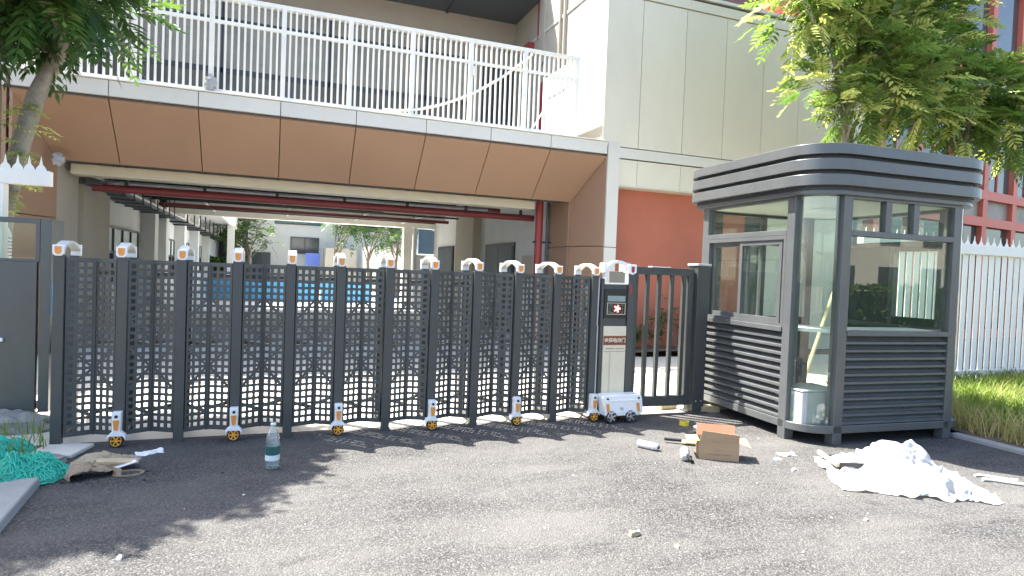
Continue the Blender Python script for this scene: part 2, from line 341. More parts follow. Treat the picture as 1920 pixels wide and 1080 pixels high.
# ------------------------------------------------------------------ settled plastic sheet (cloth solved before the scene is filled)
def cloth_sheet(lx, ly, step, squeeze, lumps, frames, seed, z0=.10):
    """drop a squeezed sheet on lumps and the ground; returns settled vertices and faces"""
    nx, ny = int(lx/step), int(ly/step); V = []; Fc = []
    for j in range(ny+1):
        for i in range(nx+1):
            x = (i/nx-.5)*lx; y = (j/ny-.5)*ly
            n = noise.fractal(Vector((x*2.2,y*2.2,seed)),1,2,3); n2 = noise.fractal(Vector((x*2.2+9,y*2.2,seed)),1,2,3); n3 = noise.fractal(Vector((x*3.5,y*3.5,seed+5)),1,2,3)
            V.append(((x+.10*n)*squeeze, (y+.10*n2)*squeeze, z0+.14+.10*n3))
    for j in range(ny):
        for i in range(nx):
            a = j*(nx+1)+i; Fc.append((a,a+1,a+nx+2,a+nx+1))
    me = bpy.data.meshes.new('c'); me.from_pydata(V,[],Fc); o = bpy.data.objects.new('c',me); COL.objects.link(o)
    # rest shape larger than the squeezed start: buckles into folds
    sk = o.shape_key_add(name='Basis'); rest = o.shape_key_add(name='rest'); 
    for j in range(ny+1):
        for i in range(nx+1): rest.data[j*(nx+1)+i].co = ((i/nx-.5)*lx,(j/ny-.5)*ly,z0+.14)
    rest.value = 0
    c = o.modifiers.new('cloth','CLOTH'); st = c.settings; st.quality = 6; st.mass = .12; st.tension_stiffness = 12; st.compression_stiffness = 12; st.shear_stiffness = 4; st.bending_stiffness = 1.2; st.air_damping = 2.0; st.tension_damping = 8; st.compression_damping = 8
    st.rest_shape_key = rest
    c.collision_settings.distance_min = .006; c.collision_settings.use_self_collision = False; c.collision_settings.friction = 30
    c.point_cache.frame_start = 1; c.point_cache.frame_end = frames
    tmp = [o]
    def coll(me):
        q = bpy.data.objects.new('col',me); COL.objects.link(q); m = q.modifiers.new('col','COLLISION'); q.collision.thickness_outer = .006; q.collision.cloth_friction = 20; tmp.append(q); return q
    gm = bpy.data.meshes.new('g'); gm.from_pydata([(-3,-3,0),(3,-3,0),(3,3,0),(-3,3,0)],[],[(0,1,2,3)]); coll(gm)
    for x,y,r,h in lumps:
        vs=[];fs=[];n=12
        for i in range(6):
            t=i/5*pi/2
            for k in range(n): vs.append((x+r*cos(t)*cos(2*pi*k/n),y+r*cos(t)*sin(2*pi*k/n),h*sin(t)-.01))
        for i in range(5):
            for k in range(n): fs.append((i*n+k,i*n+(k+1)%n,(i+1)*n+(k+1)%n,(i+1)*n+k))
        lm=bpy.data.meshes.new('l'); lm.from_pydata(vs,[],fs); coll(lm)
    S.frame_start=1; S.frame_end=frames
    for f in range(1,frames+1): S.frame_set(f)
    dg=bpy.context.evaluated_depsgraph_get(); ev=o.evaluated_get(dg).to_mesh()
    out=[tuple(v.co) for v in ev.vertices]
    for q in tmp: bpy.data.objects.remove(q)
    S.frame_set(1)
    return out,Fc
SHEET = cloth_sheet(1.95, 1.5, .028, .62, [(.02,.20,.19,.25),(.27,.30,.13,.22),(.02,-.14,.26,.13),(.34,-.12,.16,.09),(-.36,.22,.12,.10)], 34, 3, .16)
SACK_A = cloth_sheet(.66, .46, .021, .60, [(-.05,.0,.10,.09),(.08,.02,.07,.06)], 48, 11, .08)
SACK_B = cloth_sheet(.58, .40, .020, .60, [(-.04,.0,.10,.10),(.08,-.01,.06,.07)], 48, 17, .08)
RAG = cloth_sheet(.34, .24, .018, .62, [(0,0,.04,.03)], 40, 23, .05)

# ================================================================== SETTING: ground
def sheet(name, mat, x0, x1, y0, y1, z, step=None, amp=0, **tags):
    m = MB()
    if not step: m.add([(x0,y0,z),(x1,y0,z),(x1,y1,z),(x0,y1,z)], [(0,1,2,3)])
    else:
        nx = int((x1-x0)/step); ny = int((y1-y0)/step)
        for j in range(ny+1):
            for i in range(nx+1):
                x = x0+(x1-x0)*i/nx; y = y0+(y1-y0)*j/ny; m.v.append((x, y, z+amp*fbm(x*1.7, y*1.7)))
        for j in range(ny):
            for i in range(nx):
                a = j*(nx+1)+i; m.f.append((a, a+1, a+nx+2, a+nx+1))
    return m.build(name, mat, smooth=60 if step else None, **tags)
sheet('ground', 'soil', -300, 300, -300, 300, -0.03, **ST)
sheet('asphalt_road', 'asphalt', -1.45, 6.70, -2.2, 6.08, 0.0, **ST)
sheet('street', 'asphalt', -60, 60, -9, -2.2, -0.004, **ST)
sheet('concrete_apron', 'concrete', -4.2, 6.7, 6.08, 11.9, -0.004, **ST)
sheet('passage_floor', 'inwall', -4.2, 9.5, 11.9, 24.0, -0.008, **ST)
sheet('courtyard', 'yard', -12, 30, 24.0, 60, -0.012, **ST)
sheet('right_apron', 'concrete', 6.7, 12.0, 6.9, 10.45, -0.004, **ST)
# planted verges (raised earth)
def verge(name, x0, x1, y0, y1, h, **t):
    m = MB(); nx = max(6, int((x1-x0)/.15)); ny = max(6, int((y1-y0)/.15))
    for j in range(ny+1):
        for i in range(nx+1):
            x = x0+(x1-x0)*i/nx; y = y0+(y1-y0)*j/ny
            m.v.append((x, y, h+.035*fbm(x*2, y*2)))
    for j in range(ny):
        for i in range(nx):
            a = j*(nx+1)+i; m.f.append((a, a+1, a+nx+2, a+nx+1))
    return m.build(name, 'soil', smooth=60, **t)
verge('verge_soil', 6.80, 18, -1.5, 6.9, .05, **ST)
verge('planting_bed', -5.5, -1.56, -1.5, 6.0, .02, **ST)
verge('planting_bed', 6.34, 9.6, 10.45, 11.28, .10, **ST)
# kerb stones
ORD = ['first','second','third','fourth','fifth','sixth','seventh','eighth','ninth','tenth','eleventh']
def kerbs(x, ys, wd, h, label, grp):
    for i, (a, b) in enumerate(ys):
        label = 'low grey kerb stone of the right grass verge, %s counted from the booth' % ORD[len(ys)-1-i]
        B(0, wd, 0, b-a, 0, h).build('kerb_stone', 'kerb', bevel=.012, loc=(x+random.uniform(-.006,.006), a, -.03), **T(label, 'kerb', grp))
kerbs(6.68, [(-1.5+1.0*i+.006, -1.5+1.0*(i+1)-.006) for i in range(6)], .12, .07, 'low grey kerb stone edging the road beside the right grass verge', 'right kerb stones')
m = MB(); m.hexa([(-1.66,5.00,-.03),(-1.42,5.03,-.03),(-1.36,4.10,-.03),(-1.62,4.08,-.03)][::-1], [(-1.66,5.00,.055),(-1.43,5.02,.055),(-1.375,4.10,.055),(-1.62,4.08,.055)][::-1])
m.build('kerb_stone', 'kerb', bevel=.012, **T('grey kerb stone in front of the green netting pile, at the left edge', 'kerb'))
B(0,.25,0,1.0,0,.085).build('kerb_stone', 'kerb', bevel=.012, loc=(-1.61,3.06,-.03), **T('grey kerb stone nearest the camera at the lower left corner', 'kerb'))

# ================================================================== SCHOOL BUILDING
bld = thing('school_building', 'school building with brown fascia over a drive-through passage and white panelled wing', 'building', (0, 11, 0))
Yo = 11.0
def P(name, mb, mat, parent=None, **k):            # part of the building, built in world coordinates
    me = mb.mesh(name, mat, k.pop('smooth', None))
    par = parent or bld
    o = place(name, me, par, **k)
    if par is bld: o.location = (0, -Yo, 0)
    return o
def panelY(x0, x1, z0, z1, y, th=.03, g=.006): return B(x0+g, x1-g, y, y+th, z0+g, z1-g)

# --- beam: sloped fascia panels, cap panels
seams = [-3.56, -2.36, -1.16, .04, 1.24, 2.44, 3.64, 4.84, 6.05]
beam_back = MB().prism([(11.06,3.88),(11.9,3.06),(12.3,3.06),(12.3,4.1),(11.06,4.1)], -3.18, 5.68, 'x')
backing = P('beam', beam_back, 'joint')
def slope_panel(x0t, x1t, x0b, x1b):
    g = .007; n = Vector((0, -.7, -.72)).normalized()*.035
    a = [Vector((x0t+g,11.0,3.90)), Vector((x1t-g,11.0,3.90)), Vector((x1b-g,11.85,3.062)), Vector((x0b+g,11.85,3.062))]
    return MB().hexa([p+n for p in a], [p-n*.3 for p in a])
for i in range(len(seams)-1):
    a, b = seams[i], seams[i+1]
    P('fascia_panel', slope_panel(a, b, a if i else -3.22, b if i < 7 else 5.73), 'fascia', backing)
for i in range(len(seams)-1):
    P('cap_panel', panelY(seams[i], seams[i+1], 3.925, 4.165, 10.955, .045), 'cap', backing)
P('cap_panel', B(-3.6, 6.05, 10.93, 11.25, 4.168, 4.185), 'white', backing)
P('cap_backing', B(-3.55, 6.0, 11.0, 11.06, 3.9, 4.16), 'joint', backing)
# --- portal jambs
def jamb(s, xo, xi):
    for z0, z1a, z1b in ((0, 2.115, 2.115), (2.13, 3.895, 3.065)):
        a = [(xo,11.0,z0),(xi,11.85,z0),(xi,11.85,z1b),(xo,11.0,z1a)]; d = .04*s
        P('jamb_panel', MB().hexa(a, [(x+d,y+.01,z) for x,y,z in a]), 'fascia')
    P('jamb_core', B(min(xi+.02*s,xi+.55*s), max(xi+.02*s,xi+.55*s), 11.9, 13.1, 0, 3.5), 'intan')
jamb(1, 6.05, 5.73); jamb(-1, -3.54, -3.22)
for z0, z1 in ((0,2.11),(2.125,3.06)):
    P('jamb_panel', B(5.70, 5.745, 11.87, 13.0, z0, z1), 'fascia')
# --- right block: column strip, red wall, white panels
for z0, z1 in ((0,2.10),(2.115,4.165)):
    P('column_panel', B(6.075, 6.335, 10.965, 11.3, z0, z1), 'cap')
P('recess_soffit', B(6.33, 13.0, 10.99, 11.36, 3.325, 3.345), 'wpanel')
P('red_wall', B(6.33, 9.8, 11.34, 11.6, 0, 3.34), 'red')
gd = P('glazed_door', B(9.8, 10.3, 11.42, 11.6, 0, 3.34), 'sash'); P('pane', B(9.86, 10.24, 11.40, 11.42, .1, 2.6), 'pane', gd)
P('pale_wall', B(10.3, 13.0, 11.30, 11.6, 0, 3.34), 'wpanel')
P('block_core', B(6.11, 13.0, 11.06, 16.3, 3.36, 7.3), 'joint')
P('block_base', B(6.3, 13.0, 11.62, 16.3, 0, 3.35), 'inwall')
xs = [6.335, 6.755, 7.79, 8.80, 9.81, 10.82, 11.83, 12.84]
for a, b in zip(xs[:-1], xs[1:]): P('wall_panel', panelY(a, b, 3.345, 3.865, 10.99, .05, .005), 'wpanel')
P('wall_band', B(6.335, 13.0, 10.972, 11.05, 3.885, 4.085), 'cap')
xs2 = [5.95] + xs[1:]
for a, b in zip(xs2[:-1], xs2[1:]): P('wall_panel', panelY(a, b, 4.10, 7.05, 10.985, .055, .006), 'wpanel')
P('wall_band', B(5.95, 13.0, 10.965, 11.05, 7.065, 7.25), 'wpanel')
P('parapet_cap', B(5.93, 13.02, 10.94, 16.3, 7.31, 7.37), 'cap')
P('upper_wall', B(6.4, 13.0, 12.6, 16.2, 7.37, 9.4), 'brownup')
# --- side wall of the block facing the terrace
P('side_wall', B(5.952, 5.998, 11.045, 16.2, 4.0, 8.4), 'cream')
P('side_pier', B(5.90, 5.95, 14.05, 14.35, 6.6, 8.2), 'cream')
dr = P('terrace_door', B(5.925, 5.951, 13.55, 14.35, 4.15, 6.15), 'reddoor')
place('door_handle', B(5.90,5.93,13.65,13.68,5.1,5.25).mesh('door_handle','darkm'), dr)
hb = P('fire_box', B(5.80, 5.95, 14.75, 15.2, 7.0, 7.3), 'redmet')
P('conduit', MB().tube([(5.93,14.5,8.2),(5.93,14.5,7.3)], .02, 6), 'redmet')
for y in (12.9, 13.15): P('downpipe', MB().tube([(5.91,y,8.4),(5.91,y,4.2)], .035, 8), 'cream', smooth=40)
# --- terrace floor, rear glazed wall, roof soffit
P('terrace_floor', B(-9, 6.0, 11.26, 16.3, 4.02, 4.1), 'slab')
rw = P('rear_wall', B(-9, 5.95, 16.12, 16.5, 4.1, 8.3), 'grey')
for i in range(12):
    x0 = -8.4+1.19*i; x1 = x0+1.19
    if x1 > 5.3: break
    win = P('window', MB().box(x0,x1,16.05,16.1,4.12,4.20).box(x0,x1,16.05,16.1,5.86,5.98).box(x0,x1,16.05,16.1,7.04,7.12).box(x0,x0+.05,16.05,16.1,4.2,7.5), 'sash', rw)
    for z0, z1, mt in ((4.2,5.86,'paned'),(5.98,7.04,'paneg'),(7.12,7.46,'paneg')):
        P('pane', B(x0+.05, x1, 16.075, 16.09, z0, z1), mt, rw)
P('lintel', B(-9, 5.95, 16.0, 16.11, 7.46, 7.58), 'inwall')
P('rear_opening', B(5.05, 5.9, 16.03, 16.11, 4.1, 7.0), 'sash')
P('roof_soffit', B(-9, 5.95, 14.2, 16.6, 8.22, 8.5), 'soffit')
for x in (-6,-4,-2,0,2,4): P('soffit_rib', B(x, x+.05, 14.2, 16.1, 8.17, 8.22), 'soffit')
P('roof_edge', B(-9, 6.0, 14.1, 14.2, 8.2, 8.7), 'cap')
# --- left part beyond the portal
P('left_wall', B(-9, -3.6, 11.3, 16, 0, 3.95), 'intan')
P('left_upper_wall', B(-9, -5.2, 11.6, 15.9, 4.1, 8.2), 'red')
lw = P('left_window', B(-4.9, -3.9, 11.24, 11.3, .8, 2.2), 'sash'); P('pane', B(-4.84,-3.96,11.225,11.24,.86,2.14), 'pane', lw)
P('cap_panel', B(-9, -3.62, 10.99, 11.3, 3.925, 4.165), 'cap', backing)
P('fascia_panel', B(-9, -3.62, 11.02, 11.3, 2.6, 3.91), 'fascia', backing)
# --- passage: ceiling, beams, walls
P('ceiling', B(-4.2, 9.5, 12.3, 24.0, 3.55, 4.0), 'slab')
for y in (14.6, 17.2, 19.8, 22.2): P('ceiling_beam', B(-4.2, 9.5, y, y+.3, 3.28, 3.55), 'slab')
P('far_lintel', B(-4.2, 9.5, 23.6, 24.0, 3.06, 3.55), 'white')
P('air_duct', B(-3.15, 5.1, 12.25, 12.62, 2.88, 3.05), 'duct', bevel=.012)
P('fire_main', MB().tube([(-3.1,13.4,2.79),(5.55,13.4,2.79)], .07, 12), 'maroon', smooth=40)
for i in range(7): P('pipe_hanger', B(-2.6+1.3*i, -2.54+1.3*i, 13.38, 13.42, 2.85, 3.55), 'darkm')
for y, z, x1 in ((14.2,3.12,2.0),(14.45,3.05,4.0),(16.5,3.15,5.2),(18.8,3.15,3.0),(21.5,3.12,5.2)):
    P('sprinkler_pipe', MB().tube([(-3.2,y,z),(x1,y,z),(x1,y,z-.12)], .028, 6), 'darkm', smooth=40)
for y in (15.6, 18.4, 21.0): P('light_tube', B(-1.5, 1.6, y, y+.06, 3.3, 3.36), 'white')
P('drain_pipe', MB().tube([(3.7,12.9,3.3),(3.7,12.9,2.98),(5.1,12.9,2.98),(5.1,12.9,3.1)], .045, 8), 'duct', smooth=40)
P('drain_pipe', MB().tube([(4.2,13.3,3.3),(5.4,13.0,3.12)], .035, 8), 'duct', smooth=40)
P('fire_riser', MB().tube([(5.42,12.75,0),(5.42,12.75,3.4)], .085, 14), 'redmet', smooth=40)
P('fire_riser_bracket', B(5.3,5.72,12.7,12.8,2.2,2.24), 'darkm')
P('conduit', MB().tube([(5.6,12.72,0),(5.6,12.72,3.1)], .03, 8), 'soffit', smooth=40)
for y, z, xa, xb, rr_, mt_ in ((13.9,2.95,-3.0,4.6,.035,'steel'),(14.05,3.0,-3.0,3.2,.022,'darkm'),(15.3,3.1,-3.1,5.4,.05,'maroon'),(16.1,3.18,-3.1,5.4,.03,'steel'),(17.7,3.12,-3.1,5.4,.045,'duct'),(19.2,3.15,-3.1,5.4,.03,'darkm'),(20.4,3.1,-3.1,5.4,.05,'maroon')):
    P('service_pipe', MB().tube([(xa,y,z),(xb,y,z)], rr_, 8), mt_, smooth=40)
for x in (-1.9,.4,2.7,4.4):
    P('service_pipe', MB().tube([(x,13.2,3.2),(x,23.4,3.2)], .035, 8), 'steel', smooth=40)
    for y in (14.0,16.2,18.6,21.2): P('pipe_hanger', B(x-.012,x+.012,y,y+.03,3.2,3.55), 'darkm')
for x, y in ((-1.2,14.2),(1.4,14.45),(3.1,14.45),(0.2,16.5),(2.6,16.5)): P('sprinkler_head', MB().lathe([(.012,2.96),(.03,2.975),(.012,3.0),(.012,3.12)], 8, (x,y,0)), 'steel')
# left passage wall with piers and windows, running on along the courtyard
XL = -3.5
P('passage_wall', B(XL-.3, XL, 13.1, 48, 0, 3.55), 'inwall')
P('passage_pier', B(XL, XL+.28, 13.4, 15.3, 0, 3.55), 'intan')
for y in (20.2, 22.2, 26.5, 31, 36): P('passage_pier', B(XL, XL+.35, y, y+.55, 0, 3.5), 'inwall')
def sidewin(y0, y1, z0, z1, n):
    fr = P('window', MB().box(XL, XL+.06, y0, y1, z1-.06, z1).box(XL, XL+.06, y0, y1, z0, z0+.06).box(XL,XL+.055,y0,y1,1.62,1.68), 'sash')
    for i in range(n+1):
        y = y0+(y1-y0-.06)*i/n; P('mullion', B(XL, XL+.07, y, y+.06, z0+.06, z1-.06), 'sash', fr)
    for i in range(n):
        a = y0+(y1-y0-.06)*i/n+.06; b = y0+(y1-y0-.06)*(i+1)/n
        P('pane', B(XL+.005, XL+.03, a, b, z0+.06, 1.62), 'pane', fr); P('pane', B(XL+.005, XL+.03, a, b, 1.68, z1-.06), 'labelw', fr)
sidewin(15.8, 19.6, .9, 2.25, 4); sidewin(23.2, 26.2, .9, 2.25, 4); sidewin(27.5, 30.5, .9, 2.25, 4); sidewin(32, 35.5, .9, 2.25, 4)
for y in range(14, 23, 1):      # hung cable trays along the left side
    P('tray_bracket', MB().box(XL+.02, XL+.62, y, y+.035, 2.79, 2.82).box(XL+.57,XL+.60,y,y+.03,2.82,3.5).box(XL+.04,XL+.07,y,y+.03,2.82,3.5), 'soffit')
P('cable_tray', MB().box(XL+.04, XL+.30, 13.2, 46, 2.825, 2.90).box(XL+.34, XL+.58, 13.2, 46, 2.825, 2.875), 'soffit')
P('pipe', MB().tube([(XL+.45,13.0,2.98),(XL+.45,46,2.98)], .05, 8), 'steel', smooth=40)
P('pipe', MB().tube([(XL+.18,13.0,3.02),(XL+.18,46,3.02)], .06, 8), 'duct', smooth=40)
for y in range(24, 46, 2):
    P('tray_bracket', MB().box(XL+.02, XL+.75, y, y+.06, 2.78, 2.82).box(XL+.70,XL+.74,y,y+.06,2.82,3.4), 'darkm')
# left wing canopy along the courtyard
P('wing_soffit', B(XL-.2, -1.9, 24.2, 48, 3.4, 3.5), 'inwall')
P('wing_fascia', B(-1.9, -1.8, 24.2, 48, 3.15, 3.9), 'white')
for y in (33, 41): P('wing_column', B(-2.1, -1.8, y, y+.35, 0, 3.3), 'white')
P('wing_roof', MB().prism([(-4,3.9),(-1.6,3.9),(-1.0,4.6),(-1.4,4.7),(-4,4.9)], 28, 48, 'y'), 'soffit')
# right passage wall with dark doors
P('passage_wall', B(5.75, 6.05, 13.1, 24.0, 0, 3.55), 'inwall')
P('passage_pier', B(5.50, 5.75, 17.9, 19.8, 0, 3.5), 'intan')
for y0, y1, zt in ((15.0,17.3,2.3),(20.8,22.9,2.35)):
    d = P('passage_door', B(5.70, 5.76, y0, y1, 0, zt), 'sash')
    P('door_leaf', B(5.685, 5.70, y0+.08, (y0+y1)/2-.01, .05, zt-.08), 'soffit', d); P('door_leaf', B(5.685, 5.70, (y0+y1)/2+.01, y1-.08, .05, zt-.08), 'soffit', d)
bx = P('meter_box', B(5.66,5.75,13.7,14.3,1.35,1.95), 'intan')
P('passage_post', B(4.55, 4.85, 23.6, 23.95, 0, 3.06), 'white'); P('passage_post', B(4.95, 5.05, 23.6, 23.95, 0, 3.06), 'steel')
P('blue_window', B(5.15, 6.0, 23.8, 23.9, 2.1, 3.0), 'bluep'); P('far_wall', B(5.1,6.0,23.82,23.95,0,2.05), 'inwall')

# ================================================================== TERRACE RAILING
rail = thing('balcony_railing', 'white metal railing with close upright bars along the terrace above the passage', 'railing', (0, 11, 4.18))
RB = -4.185
def R(name, mb, smooth=None): o = place(name, mb.mesh(name, 'white', smooth), rail); o.location = (0, -11, -4.18); return o
ry = 11.10
R('top_rail', B(-4.8, 5.45, ry-.03, ry+.03, 5.68, 5.745)); R('middle_rail', B(-4.8, 5.45, ry-.022, ry+.022, 5.30, 5.35)); R('bottom_rail', B(-4.8, 5.45, ry-.025, ry+.025, 4.21, 4.26))
pk = B(-.016, .016, -.012, .012, 0, 1.0).mesh('picket', 'white'); pk2 = B(-.016,.016,-.012,.012,0,.33).mesh('picket','white')
posts = [-4.2+1.065*i for i in range(10)]
for px in posts: R('post', B(px-.036, px+.036, ry-.035, ry+.035, 4.187, 5.70))
for i in range(len(posts)):
    a = posts[i]; b = posts[i+1] if i+1 < len(posts) else 5.45
    n = 11 if i+1 < len(posts) else 1
    for j in range(1, n):
        x = a+(b-a)*j/n+random.uniform(-.003,.003)
        o = place('picket', pk, rail, loc=(x, ry-11, 4.26-4.18)); o.scale = (1,1,1.04)
        o = place('picket', pk2, rail, loc=(x, ry-11, 5.35-4.18))
# return of the railing to the side wall
R('top_rail', B(5.39, 5.45, ry+.04, 12.6, 5.68, 5.745)); R('middle_rail', B(5.40,5.445,ry+.03,12.6,5.30,5.35)); R('bottom_rail', B(5.395,5.445,ry+.03,12.6,4.21,4.26))
for i in range(12):
    place('picket', pk, rail, loc=(5.42, ry+.13+i*.11-11, 4.26-4.18)); place('picket', pk2, rail, loc=(5.42, ry+.13+i*.11-11, 5.35-4.18))
R('post', B(5.385,5.455,12.58,12.65,4.187,5.75))
for i in range(8):
    x = 4.2+1.2*i/8*1; 
# crumpled white wrap knotted on one post, rope slung along the railing
def crumple(name, mat, c, r, seed, sz=(1,1,1), n=10, rough=.5, **tags):
    m = MB()
    for i in range(n+1):
        th = pi*i/n
        for j in range(2*n):
            ph = pi*j/n; d = Vector((sin(th)*cos(ph), sin(th)*sin(ph), cos(th)))
            k = r*(1+rough*noise.noise(d*2.3+Vector((seed*3.1,0,0)))+rough*.5*noise.noise(d*6+Vector((0,seed*2,0))))
            m.v.append((d.x*k*sz[0], d.y*k*sz[1], d.z*k*sz[2]))
    for i in range(n):
        for j in range(2*n): m.f.append((i*2*n+j, (i+1)*2*n+j, (i+1)*2*n+(j+1)%(2*n), i*2*n+(j+1)%(2*n)))
    return m.build(name, mat, smooth=30, loc=c, **tags)
crumple('plastic_wrap', 'film', (-1.0, 11.02, 4.32), .09, 3, (.9,.8,1.4), **T('crumpled white plastic wrap tied low on a railing post above the fascia', 'plastic'))
pts = []
for i in range(25):
    t = i/24; x = 4.42-(4.42-1.7)*t; z = 5.62-1.36*(1-(1-t)**1.9); pts.append((x, 11.02+.02*sin(t*9), z))
MB().tube(pts, .022, 8).build('slung_rope', 'rope', smooth=60, **T('thick white rope slung diagonally down across the terrace railing', 'rope'))
crumple('rope_knot', 'rope', (3.3, 11.0, 5.13), .05, 8, (.7,.7,2.0), **T('small white knot dangling from the rope on the terrace railing', 'knot'))
MB().tube([(4.6,11.6,4.2),(5.05,11.55,5.0)], .016, 6).build('leaning_stick', 'rope', **T('thin pale stick leaning in front of the red terrace door', 'stick'))
crumple('torn_wrap', 'film', (-3.12, 11.5, 3.0), .07, 5, (1.2,.7,1.3), **T('torn pale plastic caught at the left end of the ceiling duct', 'plastic'))

# ================================================================== RETRACTABLE GATE
BAY = .436; X0 = -1.592; YF = 5.965; YB = 6.385
gate = thing('retractable_gate', 'charcoal folding retractable gate of perforated panels with white arches on top', 'gate', (X0, YF, 0))
def G(name, mb_or_me, mat=None, loc=(0,0,0), rz=0, parent=None, smooth=None, bevel=0):
    me = mb_or_me.mesh(name, mat, smooth) if isinstance(mb_or_me, MB) else mb_or_me
    o = place(name, me, parent or gate, bevel); o.location = loc; o.rotation_euler = (0,0,rz); return o
# one perforated leaf: local x along the leaf, z up
LEAF = .200; ROWS = 24; Z0 = .075; Z1 = 1.53
def leaf_mesh(mirror):
    m = MB(); th = .011
    pz = (Z1-Z0-.05)/ROWS; cw = .0595; mx = (LEAF-3*cw)/2; hs = .0178
    xs = [0.0]; zs = [Z0]
    for c in range(3): xc = mx+cw*(c+.5); xs += [xc-hs, xc+hs]
    xs.append(LEAF)
    for r in range(ROWS): zc = Z0+.025+pz*(r+.5); zs += [zc-hs, zc+hs]
    zs.append(Z1)
    nx, nz = len(xs), len(zs)
    idx = {}
    def V(i, j, k):
        if (i,j,k) not in idx: idx[(i,j,k)] = len(m.v); m.v.append((xs[i], (-th/2, th/2)[k], zs[j]))
        return idx[(i,j,k)]
    hole = lambda i, j: 0 <= i < nx-1 and 0 <= j < nz-1 and i % 2 == 1 and j % 2 == 1
    for i in range(nx-1):
        for j in range(nz-1):
            if hole(i, j): 
                m.f += [(V(i,j,0),V(i,j,1),V(i+1,j,1),V(i+1,j,0)), (V(i+1,j+1,0),V(i+1,j+1,1),V(i,j+1,1),V(i,j+1,0)),
                        (V(i,j+1,0),V(i,j+1,1),V(i,j,1),V(i,j,0)), (V(i+1,j,0),V(i+1,j,1),V(i+1,j+1,1),V(i+1,j+1,0))]
            else:
                m.f += [(V(i,j,0),V(i+1,j,0),V(i+1,j+1,0),V(i,j+1,0)), (V(i,j+1,1),V(i+1,j+1,1),V(i+1,j,1),V(i,j,1))]
    # rim flanges
    m.box(0,.012,-.014,.014,Z0,Z1).box(LEAF-.012,LEAF,-.014,.014,Z0,Z1).box(.012,LEAF-.012,-.012,.012,Z1-.03,Z1).box(.012,LEAF-.012,-.012,.012,Z0,Z0+.02)
    # diagonal lattice bars crossing some rows
    for rc, s in ((17.6,1),(14.4,-1),(10.6,-1),(7.4,1)):
        zc = Z0+.025+pz*rc; d = .083*s*mirror
        for off in (0,):
            a = (mx+.002, 0, zc-d*1.05); b = (LEAF-mx-.002, 0, zc+d*1.05)
            m.bar(a, b, .013, .019)
    return m.mesh('perforated_panel', 'char_l')
LM = {1: leaf_mesh(1), -1: leaf_mesh(-1)}
post_me = B(-.039,.039,-.03,.03,0,1.545).mesh('post','char'); bpost_me = B(-.036,.036,-.03,.03,.0,1.545).mesh('back_post','char')
wpost_me = B(-.039,.039,-.03,.03,.10,1.545).mesh('post','char')
hinge_me = MB().tube([(0,0,.07),(0,0,1.53)], .011, 8).mesh('hinge_rod','char', 40)
# white arch: front cap with orange reflector, bow, back cap
def cap_poly(w, h0, h1): return [(-w,h1),(-w,h0+.018),(-w*.55,h0),(w*.55,h0),(w,h0+.018),(w,h1)]
DG = YB-YF
cap_me = MB().prism(cap_poly(.039,.004,.092), -.05, -.012, 'y').mesh('arch_cap','whitep')
refl_me = MB().prism(cap_poly(.022,.020,.080), -.058, -.049, 'y').mesh('reflector','orange')
back_me = B(-.038,.038,DG-.0,DG+.032,-.005,.092).mesh('arch_back_cap','whitep')
bow = MB(); nb = 14; pr = []
for i in range(nb+1):
    t = i/nb; y = -.012+(DG+.012)*t; z = .035+.062*sin(pi*t)**.75; pr.append((y,z))
for i in range(nb): 
    (y0,z0),(y1,z1) = pr[i], pr[i+1]
    bow.hexa([(-.035,y0,z0),(.035,y0,z0),(.035,y1,z1),(-.035,y1,z1)], [(-.035,y0,z0+.022),(.035,y0,z0+.022),(.035,y1,z1+.022),(-.035,y1,z1+.022)])
bow_me = bow.mesh('arch_bow','bowgrey', 30)
# wheel unit
fork = MB().prism([(-.038,.30),(-.034,.135),(-.072,.10),(-.072,.062),(-.052,.095),(.052,.095),(.072,.062),(.072,.10),(.034,.135),(.038,.30)], -.035, .035, 'y')
fork_me = fork.mesh('wheel_fork','whitep')
fref_me = MB().prism([(-.025,.235),(-.015,.15),(.015,.15),(.025,.235)], -.043, -.034, 'y').mesh('fork_reflector','orange')
eye_me = MB().lathe([(.013,-.045),(.013,-.03)], 12, (0,0,.265), 'y').mesh('fork_bolt','black')
tyre_me = MB().lathe([(.042,-.028),(.055,-.028),(.058,-.02),(.058,.02),(.055,.028),(.042,.028)], 24, ax='y').mesh('tyre','rubber',40)
rimm = MB().lathe([(.040,-.031),(.0455,-.033),(.0455,-.028),(.040,-.028)], 20, ax='y', caps=False)
for k in range(6):
    a = k*pi/3; rimm.bar((.008*cos(a),-.0315,.008*sin(a)), (.043*cos(a),-.0315,.043*sin(a)), .011, .006, (0,1,0))
rimm.lathe([(.012,-.036),(.012,-.028)], 10, ax='y'); rim_me = rimm.mesh('rim','rimo',40)
ang = atan2(.10, BAY/2)
